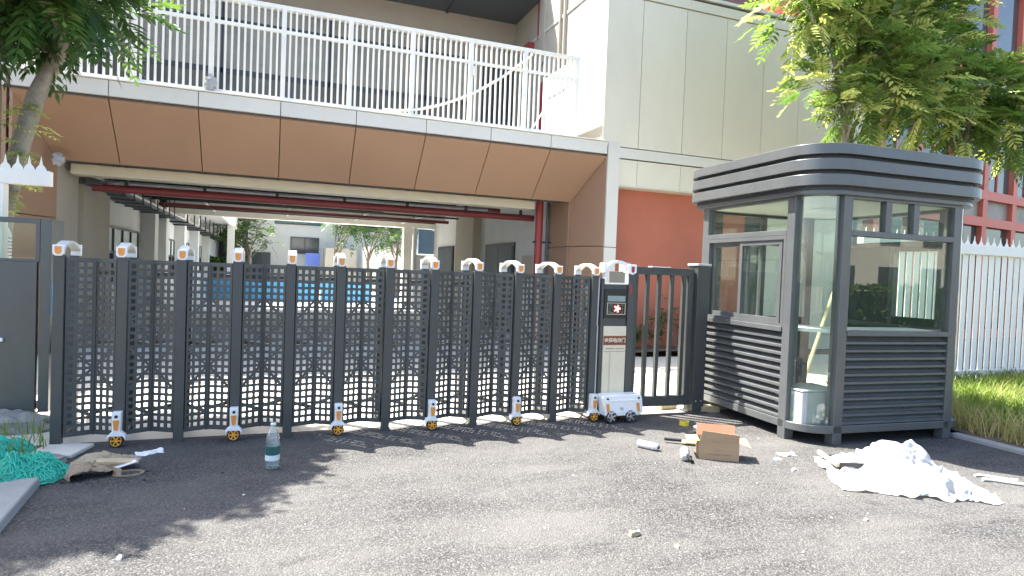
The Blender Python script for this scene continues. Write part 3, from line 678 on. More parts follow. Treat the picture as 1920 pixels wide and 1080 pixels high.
for i in range(12):
    x = BAY*i; wheel = (i % 2 == 1)
    po = G('post', wpost_me if wheel else post_me, loc=(x,0,0), bevel=.004); po.rotation_euler = (random.uniform(-.004,.004), random.uniform(-.005,.005), random.uniform(-.05,.05))
    G('back_post', bpost_me, loc=(x,DG,0), bevel=.004)
    G('base_bar', B(x-.02,x+.02,.035,DG-.035,.06,.10), 'char')
    c = G('arch', bow_me, loc=(x+random.uniform(-.006,.006),0,1.547+random.uniform(-.004,.006)), rz=random.uniform(-.05,.05))
    G('arch_cap', cap_me, loc=(0,0,-.012), parent=c, bevel=.004); G('arch_back_cap', back_me, parent=c, bevel=.004); G('reflector', refl_me, loc=(0,0,-.012), parent=c)
    if wheel:
        f = G('wheel_fork', fork_me, loc=(x,-.085,0), bevel=.006); f.scale = (.9,1,.97); G('fork_bracket', B(-.03,.03,.036,.055,.12,.28), 'whitep', parent=f)
        G('fork_reflector', fref_me, parent=f); G('fork_bolt', eye_me, parent=f)
        G('tyre', tyre_me, loc=(0,0,.06), parent=f); G('rim', rim_me, loc=(0,0,.06), rz=0, parent=f)
        f.children[-1].rotation_euler = (0, random.random(), 0)
    if i < 11:
        mid = x+BAY/2+random.uniform(-.012,.012); dp = .10*random.uniform(.82,1.18); L0 = sqrt((mid-x)**2+dp**2); L1 = sqrt((x+BAY-mid)**2+dp**2); ang = atan2(dp, mid-x); ang1 = atan2(dp, x+BAY-mid)
        for yb, sg in ((0,1),):
            a = ang*sg; sc = (L0-.045)/LEAF; sc1 = (L1-.045)/LEAF
            o = G('perforated_panel', LM[1], loc=(x+.042*cos(ang), yb+.042*sin(a), 0), rz=a); o.scale = (sc,1,1)
            o = G('perforated_panel', LM[-1], loc=(mid, yb+dp*sg, 0), rz=-ang1*sg); o.scale = (sc1,1,1)
            G('hinge_rod', hinge_me, loc=(mid, yb+dp*sg, 0))
        for zz in (.22,.80,1.38):
            G('cross_link', MB().bar((mid,.11,zz),(x+.03,DG-.03,zz),.012,.03).bar((mid,.11,zz+.03),(x+BAY-.03,DG-.03,zz+.03),.012,.03), 'char')
            
# ---- drive unit
hx0, hx1, hy = 3.262, 3.665, 5.90
du = thing('gate_drive_unit', 'drive unit of the retractable gate with red-lit display, beige panel and white wheeled base', 'gate motor', (3.46, 6.1, 0))
def D(name, mb, mat, parent=None, **k):
    smooth = k.pop('smooth', None); par = parent or du
    o = place(name, mb.mesh(name, mat, smooth), par, **k)
    if par is du: o.location = (-3.46, -6.1, 0)
    return o
D('column', MB().box(hx0,hx0+.03,hy,hy+.42,.12,1.52).box(hx1-.085,hx1,hy-.01,hy+.42,.12,1.60), 'char', bevel=.004)
D('body', B(hx0+.03,hx1-.085,hy+.012,hy+.40,.15,1.455), 'char')
fr = D('display_housing', B(hx0+.035,hx1-.088,hy-.006,hy+.012,1.095,1.405), 'black', bevel=.004)
D('display_bezel', MB().box(hx0+.033,hx0+.039,hy-.012,hy,1.10,1.40).box(hx1-.094,hx1-.088,hy-.012,hy,1.10,1.40).box(hx0+.039,hx1-.094,hy-.012,hy,1.394,1.40).box(hx0+.039,hx1-.094,hy-.012,hy,1.10,1.106), 'darkm', fr)
D('status_window', B(hx0+.070,hx1-.118,hy-.010,hy-.006,1.275,1.335), 'lcd', fr)
D('led_frame', MB().box(hx0+.066,hx0+.071,hy-.011,hy-.006,1.135,1.26).box(hx1-.119,hx1-.114,hy-.011,hy-.006,1.135,1.26).box(hx0+.071,hx1-.119,hy-.011,hy-.006,1.255,1.26).box(hx0+.071,hx1-.119,hy-.011,hy-.006,1.135,1.14), 'beige', fr)
led = MB()
random.seed(5)
for i in range(26):
    for j in range(14):
        if random.random() < .28: 
            xx = hx0+.078+i*.0072; zz = 1.148+j*.0076; led.box(xx,xx+.003,hy-.0095,hy-.0075,zz,zz+.003)
D('led_dim_dots', led, 'beige', fr)
led = MB(); cx, cz = (hx0+hx1)/2-.012, 1.198
for i in range(-5,6):
    for j in range(-6,7):
        r = sqrt(i*i+j*j); a = atan2(j,i)
        if r < 4.4+1.8*cos(a*5): led.box(cx+i*.0072-.0026,cx+i*.0072+.0026,hy-.0105,hy-.0085,cz+j*.0072-.0026,cz+j*.0072+.0026)
D('led_red_mark', led, 'screen', fr)
bp = D('beige_panel', B(hx0+.038,hx1-.092,hy-.012,hy+.012,.24,1.01), 'beige', bevel=.003)
D('brown_band', B(hx0+.0375,hx1-.0915,hy-.0145,hy-.012,.808,.905), 'brownband', bp)
D('panel_rule', MB().box(hx0+.04,hx1-.094,hy-.0145,hy-.0125,.915,.922).box(hx0+.04,hx1-.094,hy-.0145,hy-.0125,.790,.797), 'cream_txt', bp)
D('panel_small_print', MB().box(hx0+.07,hx0+.17,hy-.0135,hy-.012,.765,.773).box(hx0+.18,hx1-.12,hy-.0135,hy-.012,.765,.771).box(hx0+.05,hx1-.10,hy-.0135,hy-.012,.737,.741), 'sack2', bp)
for xx in (hx0+.115, hx0+.125): D('panel_groove', B(xx,xx+.002,hy-.0135,hy-.0118,.25,.73), 'sack', bp)
# lettering
def text_mesh(name, s, size, mat, loc, parent):
    cu = bpy.data.curves.new(name, 'FONT'); cu.body = s; cu.size = size; cu.extrude = .0012; cu.align_x = 'CENTER'; cu.align_y = 'CENTER'; cu.offset = .0009; cu.resolution_u = 3
    o = bpy.data.objects.new(name+'_tmp', cu); COL.objects.link(o)
    dg = bpy.context.evaluated_depsgraph_get(); me = bpy.data.meshes.new_from_object(o.evaluated_get(dg))
    bpy.data.objects.remove(o); me.name = name; me.materials.clear(); me.materials.append(MT[mat])
    t = place(name, me, parent); t.location = loc; t.rotation_euler = (pi/2,0,0); return t
text_mesh('lettering', '金超电动门', .052, 'cream_txt', ((hx0+hx1)/2-.027, hy-.0160, .856), bp)
# top frame and arch
D('top_frame', MB().box(hx0+.03,hx0+.045,hy-.005,hy+.05,1.46,1.64).box(hx1-.095,hx1-.08,hy-.005,hy+.05,1.46,1.64).box(hx0+.045,hx1-.095,hy-.005,hy+.05,1.46,1.472), 'whitep')
ar = MB(); n = 14
for i in range(n):
    def pt(t): return (hx0+.04+(hx1-hx0-.10)*t, 1.60+.085*sin(pi*t)**.7)
    (xa,za),(xb,zb) = pt(i/n), pt((i+1)/n)
    ar.hexa([(xa,hy-.01,za),(xb,hy-.01,zb),(xb,hy+.06,zb),(xa,hy+.06,za)], [(xa,hy-.01,za+.03),(xb,hy-.01,zb+.03),(xb,hy+.06,zb+.03),(xa,hy+.06,za+.03)])
D('arch_bow', ar, 'whitep', smooth=30)
c = D('arch_cap', B(hx0+.005,hx0+.045,hy-.02,hy+.08,1.58,1.68), 'whitep', bevel=.004)
c = D('arch_cap', MB().prism([(hx1-.105,1.675),(hx1-.105,1.59),(hx1-.05,1.565),(hx1-.005,1.59),(hx1-.005,1.675)], hy-.03, hy+.08, 'y'), 'whitep', bevel=.004)
D('reflector', MB().prism([(hx1-.07,1.655),(hx1-.07,1.602),(hx1-.052,1.585),(hx1-.034,1.602),(hx1-.034,1.655)], hy-.036, hy-.029, 'y'), 'redmet', c)
D('red_tag', B(hx1-.075,hx1-.045,hy-.014,hy-.008,1.36,1.46), 'redmet')
D('side_rod', MB().tube([(3.245,5.93,.12),(3.245,5.93,1.0),(3.238,5.93,1.02),(3.245,5.93,1.52)], .008, 8), 'steel', smooth=40)
# white wheeled base
base = D('wheeled_base', MB().prism([(hx0-.01,.30),(hx0-.02,.27),(hx0+.015,.075),(hx1+.03,.075),(hx1+.07,.12),(hx1+.045,.27),(hx1+.03,.30)], 5.735, 5.885, 'y'), 'whitep', bevel=.012)
D('base_rib', MB().box(hx0+.005,hx1+.03,5.728,5.736,.235,.245).box(hx0+.05,hx1-.0,5.729,5.736,.115,.12), 'whitep', base)
for px, sg in ((hx0+.045,1),(hx1+.005,1)):
    D('base_reflector', MB().prism([(px-.03,.21),(px-.012,.12),(px+.014,.12),(px+.004,.21)], 5.726, 5.736, 'y'), 'orange', base)
for px in (hx0+.03, hx1+.0): D('base_bolt', MB().lathe([(.011,5.724),(.011,5.736)], 10, (px,0,.262), 'y'), 'black', base)
D('base_emblem', MB().lathe([(.018,5.724),(.018,5.736)], 14, ((hx0+hx1)/2+.0,0,.155), 'y'), 'steel', base)
for px in (3.345, 3.575):
    wh = D('wheel', MB().lathe([(.04,5.73),(.062,5.73),(.066,5.738),(.066,5.775),(.062,5.783),(.04,5.783)], 24, (px,0,.067), 'y'), 'rubber', smooth=40)
    r = MB().lathe([(.046,5.722),(.050,5.724),(.050,5.731),(.046,5.731)], 20, (px,0,.067), 'y', caps=False)
    for k in range(5):
        a = k*2*pi/5+.5; r.bar((px+.008*cos(a),5.725,.067+.008*sin(a)), (px+.046*cos(a),5.725,.067+.046*sin(a)), .018, .008, (0,1,0))
    r.lathe([(.014,5.719),(.014,5.729)], 10, (px,0,.067), 'y'); D('rim', r, 'chrome', wh)
D('wheel', MB().lathe([(.066,5.95),(.066,6.0)], 20, (3.345,0,.067), 'y'), 'rubber'); D('wheel', MB().lathe([(.066,5.95),(.066,6.0)], 20, (3.575,0,.067), 'y'), 'rubber')

# ---- pedestrian gate and its post
pg = thing('pedestrian_gate', 'charcoal barred pedestrian gate between the drive unit and the guard booth', 'gate', (4.1, 6.06, 0))
def PG(name, mb, mat='char', parent=None, **k):
    par = parent or pg; o = place(name, mb.mesh(name, mat), par, **k)
    if par is pg: o.location = (-4.1, -6.06, 0)
    return o
PG('frame', MB().box(3.70,3.79,6.03,6.09,.09,1.66).box(4.46,4.53,6.03,6.09,.09,1.66).box(3.79,4.46,6.03,6.09,1.575,1.66).box(3.79,4.46,6.03,6.09,.09,.205), bevel=.004)
for x in (3.90, 4.055, 4.225, 4.385): PG('bar', B(x,x+.042,6.04,6.08,.205,1.575))
PG('grey_flange', MB().hexa([(4.44,6.10,.205),(4.46,6.10,.205),(4.46,6.12,.205),(4.44,6.12,.205)], [(4.44,6.10,1.55),(4.46,6.10,1.55),(4.46,6.12,1.55),(4.44,6.12,1.55)]), 'steel')
PG('latch', B(3.62,3.72,6.10,6.18,1.60,1.70), 'steel')
PG('rail_film', B(3.95,4.2,6.02,6.10,1.662,1.672), 'paper')
gp = thing('gate_post', 'square charcoal steel post between the pedestrian gate and the booth', 'post', (4.63, 6.07, 0))
place('post_shaft', B(-.085,.075,-.085,.085,0,1.70).mesh('post_shaft','char'), gp, bevel=.005)
place('post_cap', B(-.10,.09,-.10,.10,1.70,1.725).mesh('post_cap','steel'), gp, bevel=.004)
place('base_plate', B(-.12,.11,-.12,.12,0.002,.016).mesh('base_plate','char'), gp)
for x in (-.04,.03): place('bolt', MB().lathe([(.008,-.093),(.008,-.083)], 8, (x,0,.14), 'y').mesh('bolt','steel'), gp)
for i, (x, y, r, l) in enumerate(((4.40,6.28,.1,'tan brick lying behind the base of the pedestrian gate post'),(4.80,6.02,-.12,'tan brick wedged under the rear left corner of the booth'))):
    B(-.12,.12,-.055,.055,0,.075).build('loose_brick', 'brick', bevel=.006, loc=(x,y,.0), **T(l,'brick')).rotation_euler = (0,0,r)

# ================================================================== GUARD BOOTH
W, DP, RC = 2.13, 2.10, .32
booth = thing('guard_booth', 'dark grey metal guard booth with louvred base, curved glass corners and banded roof', 'booth', (4.75, 4.52, 0), radians(-3))
def K(name, mb, mat='booth', parent=None, **k):
    smooth = k.pop('smooth', None); return place(name, mb.mesh(name, mat, smooth), parent or booth, **k)
def rr(o, r=RC, n=9):
    x0, x1, y0, y1 = -o, W+o, -o, DP+o; r = r+o; out = []
    for cx, cy, a0 in ((x0+r,y0+r,pi),(x1-r,y0+r,1.5*pi),(x1-r,y1-r,0),(x0+r,y1-r,.5*pi)):
        for i in range(n): a = a0+.5*pi*i/(n-1); out.append((cx+r*cos(a), cy+r*sin(a)))
    return out
K('base_ring', MB().ring(rr(0), rr(-.12), .11, .185), smooth=40, bevel=.004)
K('floor', MB().prism(rr(-.10), .12, .16), 'booth_d')
K('roof_lip', MB().ring(rr(.035), rr(-.14), 2.40, 2.478), smooth=40, bevel=.004)
K('roof_core', MB().prism(rr(.045), 2.44, 2.85), 'booth_d', smooth=40)
for z0, z1 in ((2.478,2.582),(2.624,2.728),(2.770,2.868)):
    K('roof_band', MB().ring(rr(.105), rr(.035), z0, z1), smooth=40, bevel=.003)
K('roof_top', MB().prism(rr(.085), 2.85, 2.862), 'booth_d')
K('inner_ceiling', MB().prism(rr(-.12), 2.405, 2.43), 'white')
K('ceiling_lamp', MB().lathe([(.16,2.37),(.18,2.385),(.18,2.404)], 20, (1.1,1.05,0)), 'whitep', smooth=40)
# posts
pw = .105
for u0 in (.315, 1.74):
    K('post', B(u0,u0+pw,0,pw,0,2.405), bevel=.005); K('post', B(u0,u0+pw,DP-pw,DP,0,2.405), bevel=.005)
for v0 in (.29, 1.70):
    K('post', B(0,pw,v0,v0+pw,0,2.405), bevel=.005); K('post', B(W-pw,W,v0,v0+pw,0,2.405), bevel=.005)
# front wall
fu0, fu1 = .42, 1.74
def wallset(horizontal, a0, a1, c, out):
    """sill, transom, louvres; a along the wall, c the outer face coordinate, out = outward sign"""
    def bb(p0, p1, d0, d1, z0, z1):
        lo, hi = sorted((c-out*d0, c-out*d1))
        return B(p0,p1,lo,hi,z0,z1) if horizontal else B(lo,hi,p0,p1,z0,z1)
    K('sill', bb(a0,a1,-.012,.09,1.055,1.105), bevel=.004); K('transom', bb(a0,a1,.0,.08,2.02,2.075), bevel=.004); K('head_rail', bb(a0,a1,.0,.08,2.375,2.405))
    K('apron_backing', bb(a0,a1,.075,.085,.185,1.055), 'booth_d')
    n = 11; p = (1.05-.19)/n
    for i in range(n):
        z = .19+p*i
        A = [(a0,.070,z),(a1,.070,z),(a1,.070,z+.010),(a0,.070,z+.010)]
        # sloping slat: foot stands out, head leans in
        q = []
        for (d, zz) in ((.010,z+.003),(.010,z+.026),(.036,z+.036),(.066,z+p-.003),(.072,z+p-.006),(.040,z+.026),(.028,z+.020),(.028,z+.003)): q.append((c-out*d, zz))
        K('louvre_slat', MB().prism(q, a0, a1, 'x') if horizontal else MB().prism(q, a0, a1, 'y'))
wallset(True, fu0, fu1, 0, -1)
for u in (.835, 1.195): K('mullion', B(u,u+.075,.005,.08,2.075,2.375), bevel=.003)
K('glass_pane', B(fu0,fu1,.04,.046,1.105,2.02), 'glass')
for a, b in ((fu0,.835),(.91,1.195),(1.27,fu1)): K('glass_pane', B(a,b,.04,.046,2.075,2.375), 'glass')
# left wall with sliding window
lv0, lv1 = .395, 1.70
wallset(False, lv0, lv1, 0, -1)
K('glass_pane', B(.04,.046,lv0,lv1,2.075,2.375), 'glass')
sw = K('sliding_window_frame', MB().box(.0,.09,lv0,lv0+.035,1.105,2.02).box(.0,.09,lv1-.035,lv1,1.105,2.02).box(.0,.09,lv0+.035,lv1-.035,1.98,2.02).box(.0,.09,lv0+.035,lv1-.035,1.105,1.135))
def sash(v0, v1, u, nm='sash'):
    s = K(nm, MB().box(u,u+.03,v0,v0+.045,1.135,1.98).box(u,u+.03,v1-.045,v1,1.135,1.98).box(u,u+.03,v0+.045,v1-.045,1.93,1.98).box(u,u+.03,v0+.045,v1-.045,1.135,1.185), 'booth', sw, bevel=.002)
    K('glass_pane', B(u+.012,u+.018,v0+.045,v1-.045,1.185,1.93), 'glass', s)
sash(.46, 1.12, .012); sash(1.02, 1.665, .05)
# rear and right walls
wallset(True, fu0, fu1, DP, 1)
K('glass_pane', B(fu0,fu1,DP-.046,DP-.04,1.105,2.02), 'glass'); K('glass_pane', B(fu0,fu1,DP-.046,DP-.04,2.075,2.375), 'glass')
K('mullion', B(1.05,1.11,DP-.08,DP-.01,1.105,2.375))
wallset(False, lv0, lv1, W, 1)
K('glass_pane', B(W-.046,W-.04,lv0,.95,1.20,1.96), 'glass'); K('glass_pane', B(W-.046,W-.04,lv0,lv1,2.075,2.375), 'glass')
K('window_surround', MB().box(W-.07,W-.01,lv0,.95,1.105,1.20).box(W-.07,W-.01,lv0,.95,1.96,2.02), 'booth_d'); K('door_leaf', B(W-.07,W-.01,1.01,lv1,1.105,2.02), 'booth_d')
K('mullion', B(W-.08,W-.005,.95,1.01,1.105,2.02))
# curved corner glass
def curved(cx, cy, a0, z0, z1, name='curved_glass', mat='glassc', r0=RC-.045, r1=RC-.038, n=12):
    m = MB()
    o = [(cx+r1*cos(a0+.5*pi*i/n), cy+r1*sin(a0+.5*pi*i/n)) for i in range(n+1)]; q = [(cx+r0*cos(a0+.5*pi*i/n), cy+r0*sin(a0+.5*pi*i/n)) for i in range(n+1)]
    for i in range(n): m.hexa([(*o[i],z0),(*o[i+1],z0),(*q[i+1],z0),(*q[i],z0)], [(*o[i],z1),(*o[i+1],z1),(*q[i+1],z1),(*q[i],z1)])
    # drop inner faces between segments
    seen = {}
    for f in m.f:
        k = tuple(sorted(tuple(round(c,5) for c in m.v[i]) for i in f)); seen[k] = seen.get(k,0)+1
    m.f = [f for f in m.f if seen[tuple(sorted(tuple(round(c,5) for c in m.v[i]) for i in f))] == 1]
    K(name, m, mat, smooth=40)
curved(RC,RC,pi,.186,2.40); curved(W-RC,RC,1.5*pi,.186,2.40); curved(W-RC,DP-RC,0,.186,2.40); curved(RC,DP-RC,.5*pi,.186,2.40)
# desk rail seen through the curved glass, inside lining
K('desk_shelf', MB().prism([(.12,.35),(.35,.12),(1.78,.12),(1.78,.52),(.55,.52),(.55,1.6),(.12,1.6)], 1.07, 1.10), 'white')
# things in and on the booth
sb = thing('steel_floor_box', 'grey galvanised box standing on the floor behind the booth curved corner glass', 'box', (5.02, 4.80, .16), radians(-3))
place('box_body', B(-.20,.26,-.16,.22,0,.33).mesh('box_body','steel'), sb, bevel=.012); place('box_lid', B(-.205,.265,-.165,.225,.332,.352).mesh('box_lid','steel'), sb, bevel=.006)
MB().tube([(4.72,4.50,.02),(5.0,4.44,.02)], .004, 5)

# ================================================================== LEFT CABINET, FENCES
cb = thing('steel_gate_cabinet', 'dark grey steel sheet cabinet with a glazed top beside the left gate end', 'cabinet', (-2.2, 6.73, 0))
def C(name, mb, mat='cab', parent=None, **k): return place(name, mb.mesh(name, mat), parent or cb, **k)
C('door_panel', B(-.75,.235,0,.05,.13,1.475), bevel=.004)
C('side_panel', B(.26,.34,-.012,.35,.13,1.86), 'steel' if False else 'cab', bevel=.004)
C('window_frame', MB().box(-.75,.255,0,.05,1.475,1.50).box(-.75,.255,0,.05,1.815,1.86).box(.22,.255,0,.05,1.50,1.815), bevel=.003)
C('window_glass', B(-.75,.22,.02,.026,1.50,1.815), 'glass')
C('bottom_rail', B(-.75,.255,-.015,.05,.10,.128), 'steel')
C('handle', B(-.03,.02,-.03,0,1.02,1.05), 'whitep').location = (-.02,0,-.25)
C('blue_sticker', B(.335,.3425,.02,.12,.98,1.30), 'blue')
C('motor_bracket', B(.36,.46,.06,.30,.62,.80), 'whitep', bevel=.01)
C('cable', MB().tube([(.37,.05,.72),(.40,-.03,.55),(.385,-.04,.3),(.40,0,.02)], .009, 6), 'black')
lamp = thing('ribbed_lamp', 'white ribbed bottle-shaped lamp on a pale pole behind the cabinet glass', 'lamp', (-2.33, 7.1, 0))
place('pole', MB().tube([(0,0,.02),(0,0,2.3)], .016, 8).mesh('pole','whitep',40), lamp)
lm = MB()
for i in range(9): lm.lathe([(.055,1.40+.032*i),(.062,1.408+.032*i),(.055,1.422+.032*i)], 14)
place('ribbed_body', lm.mesh('ribbed_body','whitep',40), lamp); place('cone_cap', MB().lathe([(.06,1.69),(.05,1.74),(.02,1.80)], 14).mesh('cone_cap','whitep',40), lamp)
blk = crumple('stone_block', 'stone', (-2.12,6.62,.02), .30, 2, (1.1,.55,.5), 12, .35, **T('rough broken concrete block under the grey steel cabinet', 'stone'))
def fence(name, label, y, x0, x1, zb, zr0, zr1, pitch, loc_posts):
    t = thing(name, label, 'fence', (x0, y, 0))
    place('top_rail', B(0,x1-x0,-.05,.05,zr0,zr1).mesh('top_rail','white'), t, bevel=.006)
    place('bottom_rail', B(0,x1-x0,-.025,.025,zb+.12,zb+.19).mesh('bottom_rail','white'), t)
    pm = B(-.050,.050,-.007,.007,zb,zr0).mesh('picket','white')
    sp = MB().prism([(-.045,0),(.045,0),(.035,.03),(.012,.06),(0,.135),(-.012,.06),(-.035,.03)], -.004, .004, 'y').mesh('spike','white')
    n = int((x1-x0)/pitch)
    for i in range(n):
        x = pitch*(i+.5)
        if loc_posts is None or i in loc_posts: place('picket', pm, t, loc=(x,.0,0))
        place('spike', sp, t, loc=(x+random.uniform(-.003,.003),-.02,zr1-.004))
    return t
fence('picket_fence', 'white flat-picket fence with pointed spikes right of the booth', 6.6, 7.75, 14.4, .1, 2.09, 2.245, .152, None)
fl = fence('spiked_fence_head', 'short white fence section with a spiked top rail behind the left cabinet', 6.95, -3.9, -1.93, .0, 2.17, 2.305, .088, ())
place('post', B(1.40,1.63,-.06,.06,0,2.168).mesh('post','white'), fl, bevel=.006)

# ================================================================== TREES, PLANTS
def branch(m, p, d, L, r, depth, tips, bend=.25, up=.15, n=6):
    pts = [p]; rad = [r]; q = p.copy(); dd = d.normalized()
    for i in range(n):
        dd = (dd + Vector((random.uniform(-1,1),random.uniform(-1,1),random.uniform(-.6,1)*.8))*bend*.5 + Vector((0,0,up*.3))).normalized()
        q = q+dd*L/n; pts.append(q.copy()); rad.append(r*(1-.55*(i+1)/n))
    m.tube(pts, rad, 7 if r > .03 else 5)
    if depth == 0: tips.append((q, dd)); tips.append((pts[n//2], dd)); return
    k = random.choice((2,3,3))
    for j in range(k):
        i = random.randint(n//2, n) if j else n
        a = Vector((random.uniform(-1,1), random.uniform(-1,1), random.uniform(-.25,.7)))
        branch(m, pts[i], (dd*.8+a).normalized(), L*random.uniform(.55,.8), rad[i]*.75, depth-1, tips, bend, up, n)

def frond(m, p, d, L, pairs, ll, lw, droop, tint):
    d = d.normalized(); side = d.cross(Vector((0,0,1)))
    if side.length < .1: side = Vector((1,0,0))
    side.normalize(); up = side.cross(d).normalized()
    roll = random.uniform(-.5,.5); side, up = side*cos(roll)+up*sin(roll), up*cos(roll)-side*sin(roll)
    for i in range(pairs):
        t = (i+.6)/pairs
        b = p+d*L*t+Vector((0,0,-droop*L*t*t)); s = ll*(.6+.8*sin(pi*min(.95,t*.85+.1)))
        for sg in (-1,1):
            ax = (side*sg*1.0+d*.6-Vector((0,0,1))*.40*random.uniform(.0,1.3)).normalized()
            wv = ax.cross(up).normalized()*lw*.5*random.uniform(.8,1.15); s *= random.uniform(.85,1.12)
            tip = b+ax*s-Vector((0,0,.12*s)); p1 = b+ax*s*.28+up*.006; p2 = b+ax*s*.68
            o = len(m.v); m.v += [tuple(b),tuple(p1+wv*.92),tuple(p2+wv*.8),tuple(tip),tuple(p2-wv*.8),tuple(p1-wv*.92)]; m.f += [(o,o+1,o+2,o+3,o+4,o+5)]
            tt = min(1,max(0,tint+random.uniform(-.12,.12))); m.t += [tt]*6
    o = len(m.v); w_ = side*.004; e_ = p+d*L+Vector((0,0,-droop*L)); h_ = p+d*L*.5+Vector((0,0,-droop*L*.25))
    m.v += [tuple(p-w_),tuple(p+w_),tuple(h_+w_),tuple(h_-w_),tuple(e_+w_),tuple(e_-w_)]; m.f += [(o,o+1,o+2,o+3),(o+3,o+2,o+4,o+5)]; m.t += [.6]*6
    # terminal leaflet
    e = p+d*L+Vector((0,0,-droop*L)); ax = (d-Vector((0,0,.5))).normalized(); wv = side*lw*.5; o = len(m.v)
    m.v += [tuple(e),tuple(e+ax*ll*.5+wv),tuple(e+ax*ll),tuple(e+ax*ll*.5-wv)]; m.f.append((o,o+1,o+2,o+3)); m.t += [tint]*4

def crown(clumps, per, mat, name, parent, L=(.28,.45), pairs=6, ll=.12, lw=.04, droop=.45, topbias=.5, young=.12):
    m = MB()
    for c, r in clumps:
        c = Vector(c)
        for k in range(int(per*r*r)):
            d = Vector((random.gauss(0,1),random.gauss(0,1),random.gauss(0,1)+topbias)).normalized()
            p = c+d*r*random.uniform(.35,1.0)*Vector((1,1,.75)).length/1.6
            tint = min(1,max(0,random.gauss(.38+.14*d.z,.14))) if random.random() > young else random.uniform(.75,1)  # pale share: young leaves plus sunlit highlights put into the leaf colour
            frond(m, p, (d+Vector((random.uniform(-.5,.5),random.uniform(-.5,.5),random.uniform(-.2,.5)))), random.uniform(*L)*random.uniform(.75,1.15), random.choice((pairs-1,pairs,pairs+1)), ll*random.uniform(.7,1.2), lw*random.uniform(.8,1.2), droop*random.uniform(.6,1.4), tint)
    o = place(name, m.mesh(name, mat, fix=False), parent); return o

def tree(label, loc, trunk_pts, trunk_r, clumps, per, leaf, bark, limbs=True, group=None, **k):
    t = thing('tree', label, 'tree', loc)
    m = MB(); tips = []
    m.tube([Vector(p) for p in trunk_pts], trunk_r, 12)
    top = Vector(trunk_pts[-1]); r = trunk_r[-1]
    for c, cr in clumps:
        c = Vector(c); st = Vector(trunk_pts[-1-random.randint(0,1)])
        mid = st.lerp(c,.5)+Vector((random.uniform(-.15,.15),random.uniform(-.15,.15),.1))
        m.tube([st, st.lerp(mid,.5)+Vector((random.uniform(-.05,.05),)*3), mid, mid.lerp(c,.6), c], [r*.6,r*.5,r*.4,r*.28,r*.12], 6)
        for q in range(4):
            d = Vector((random.uniform(-1,1),random.uniform(-1,1),random.uniform(-.5,1))).normalized()
            m.tube([mid.lerp(c,random.uniform(.3,1)), c+d*cr*.45, c+d*cr*.85], [r*.2,r*.13,r*.06], 5)
    place('trunk', m.mesh('trunk', bark, 60), t)
    crown(clumps, per, leaf, 'crown', t, **k)
    return t
random.seed(21)
# left: slim curved tree whose crown hangs over the fascia, and thick trunk at the frame edge
cl = [((.05,-.1,4.0),.5),((.5,.15,4.2),.5),((.25,.3,4.35),.5),((-.2,-.3,4.1),.5),((-.55,.1,4.15),.65),((.05,-.35,4.5),.65),((-.15,.5,4.6),.75),((-.7,-.2,4.7),.85),((-.1,-.1,5.05),.6),((-.9,.3,5.4),.85),((-1.3,-.4,5.0),.8),((-.9,-.1,5.9),.6),((-.5,-.5,4.9),.6)]
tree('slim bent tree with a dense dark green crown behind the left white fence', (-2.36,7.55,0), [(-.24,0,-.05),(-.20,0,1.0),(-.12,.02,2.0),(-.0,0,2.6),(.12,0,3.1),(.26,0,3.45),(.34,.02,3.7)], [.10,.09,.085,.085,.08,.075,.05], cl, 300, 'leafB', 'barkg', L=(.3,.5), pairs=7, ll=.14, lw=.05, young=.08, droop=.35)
cl = [((-.4,-.5,4.4),.8),((-.15,-.5,4.8),.6),((-.9,-.6,4.9),.8),((-1.0,.2,5.6),.9),((-.9,.1,6.0),.7),((-.35,-.75,4.4),.6),((-.6,-.3,5.1),.7)]
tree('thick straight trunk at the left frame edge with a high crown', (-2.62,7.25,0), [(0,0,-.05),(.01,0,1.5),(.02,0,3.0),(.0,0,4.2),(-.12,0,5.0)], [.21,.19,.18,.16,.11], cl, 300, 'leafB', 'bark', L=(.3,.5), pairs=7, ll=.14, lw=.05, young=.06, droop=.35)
# small fronds sprouting on the slim trunk
sp = MB()
for k in range(26):
    z = random.uniform(1.9,3.0); a = random.uniform(0,2*pi); frond(sp, Vector((-2.34,7.5,z)), Vector((cos(a),sin(a)-.4,.3)), random.uniform(.18,.34), 7, .07, .022, .5, random.uniform(.45,.95))
sp.build('palm_seedling', 'leafA', fix=False, kind='stuff', **T('light green feathery shoots growing around the slim left trunk', 'plant'))
# right trees behind booth and fence
cl = [((-1.45,-.3,5.95),.70),((-1.1,-.1,6.6),.8),((-.85,-.2,4.75),.5),((-.3,-.3,6.1),.75),((-.1,-.4,5.3),.65),((.1,-.3,4.7),.6),((-.55,-.4,4.35),.42),((.6,-.2,5.7),.75),((.75,-.5,4.95),.65),((.5,.1,6.6),.85),((1.1,-.4,4.55),.55),((1.4,-.1,5.3),.75),((1.5,.2,6.2),.85),((-.4,.2,7.2),.9),((.9,.2,7.4),.9)]
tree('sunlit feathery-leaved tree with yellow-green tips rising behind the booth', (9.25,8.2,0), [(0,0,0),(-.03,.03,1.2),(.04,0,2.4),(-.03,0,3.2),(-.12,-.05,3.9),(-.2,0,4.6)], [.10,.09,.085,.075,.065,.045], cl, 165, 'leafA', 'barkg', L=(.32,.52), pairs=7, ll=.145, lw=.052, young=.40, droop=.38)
cl = [((-.6,-.2,4.7),.65),((.2,-.4,4.55),.6),((.1,-.3,5.2),.75),((1.0,-.3,4.8),.65),((.6,-.1,5.3),.6),((-.7,.2,5.8),.75),((-.9,.2,6.6),.8),((1.6,-.2,4.7),.55),((-1.0,.3,7.4),.8)]
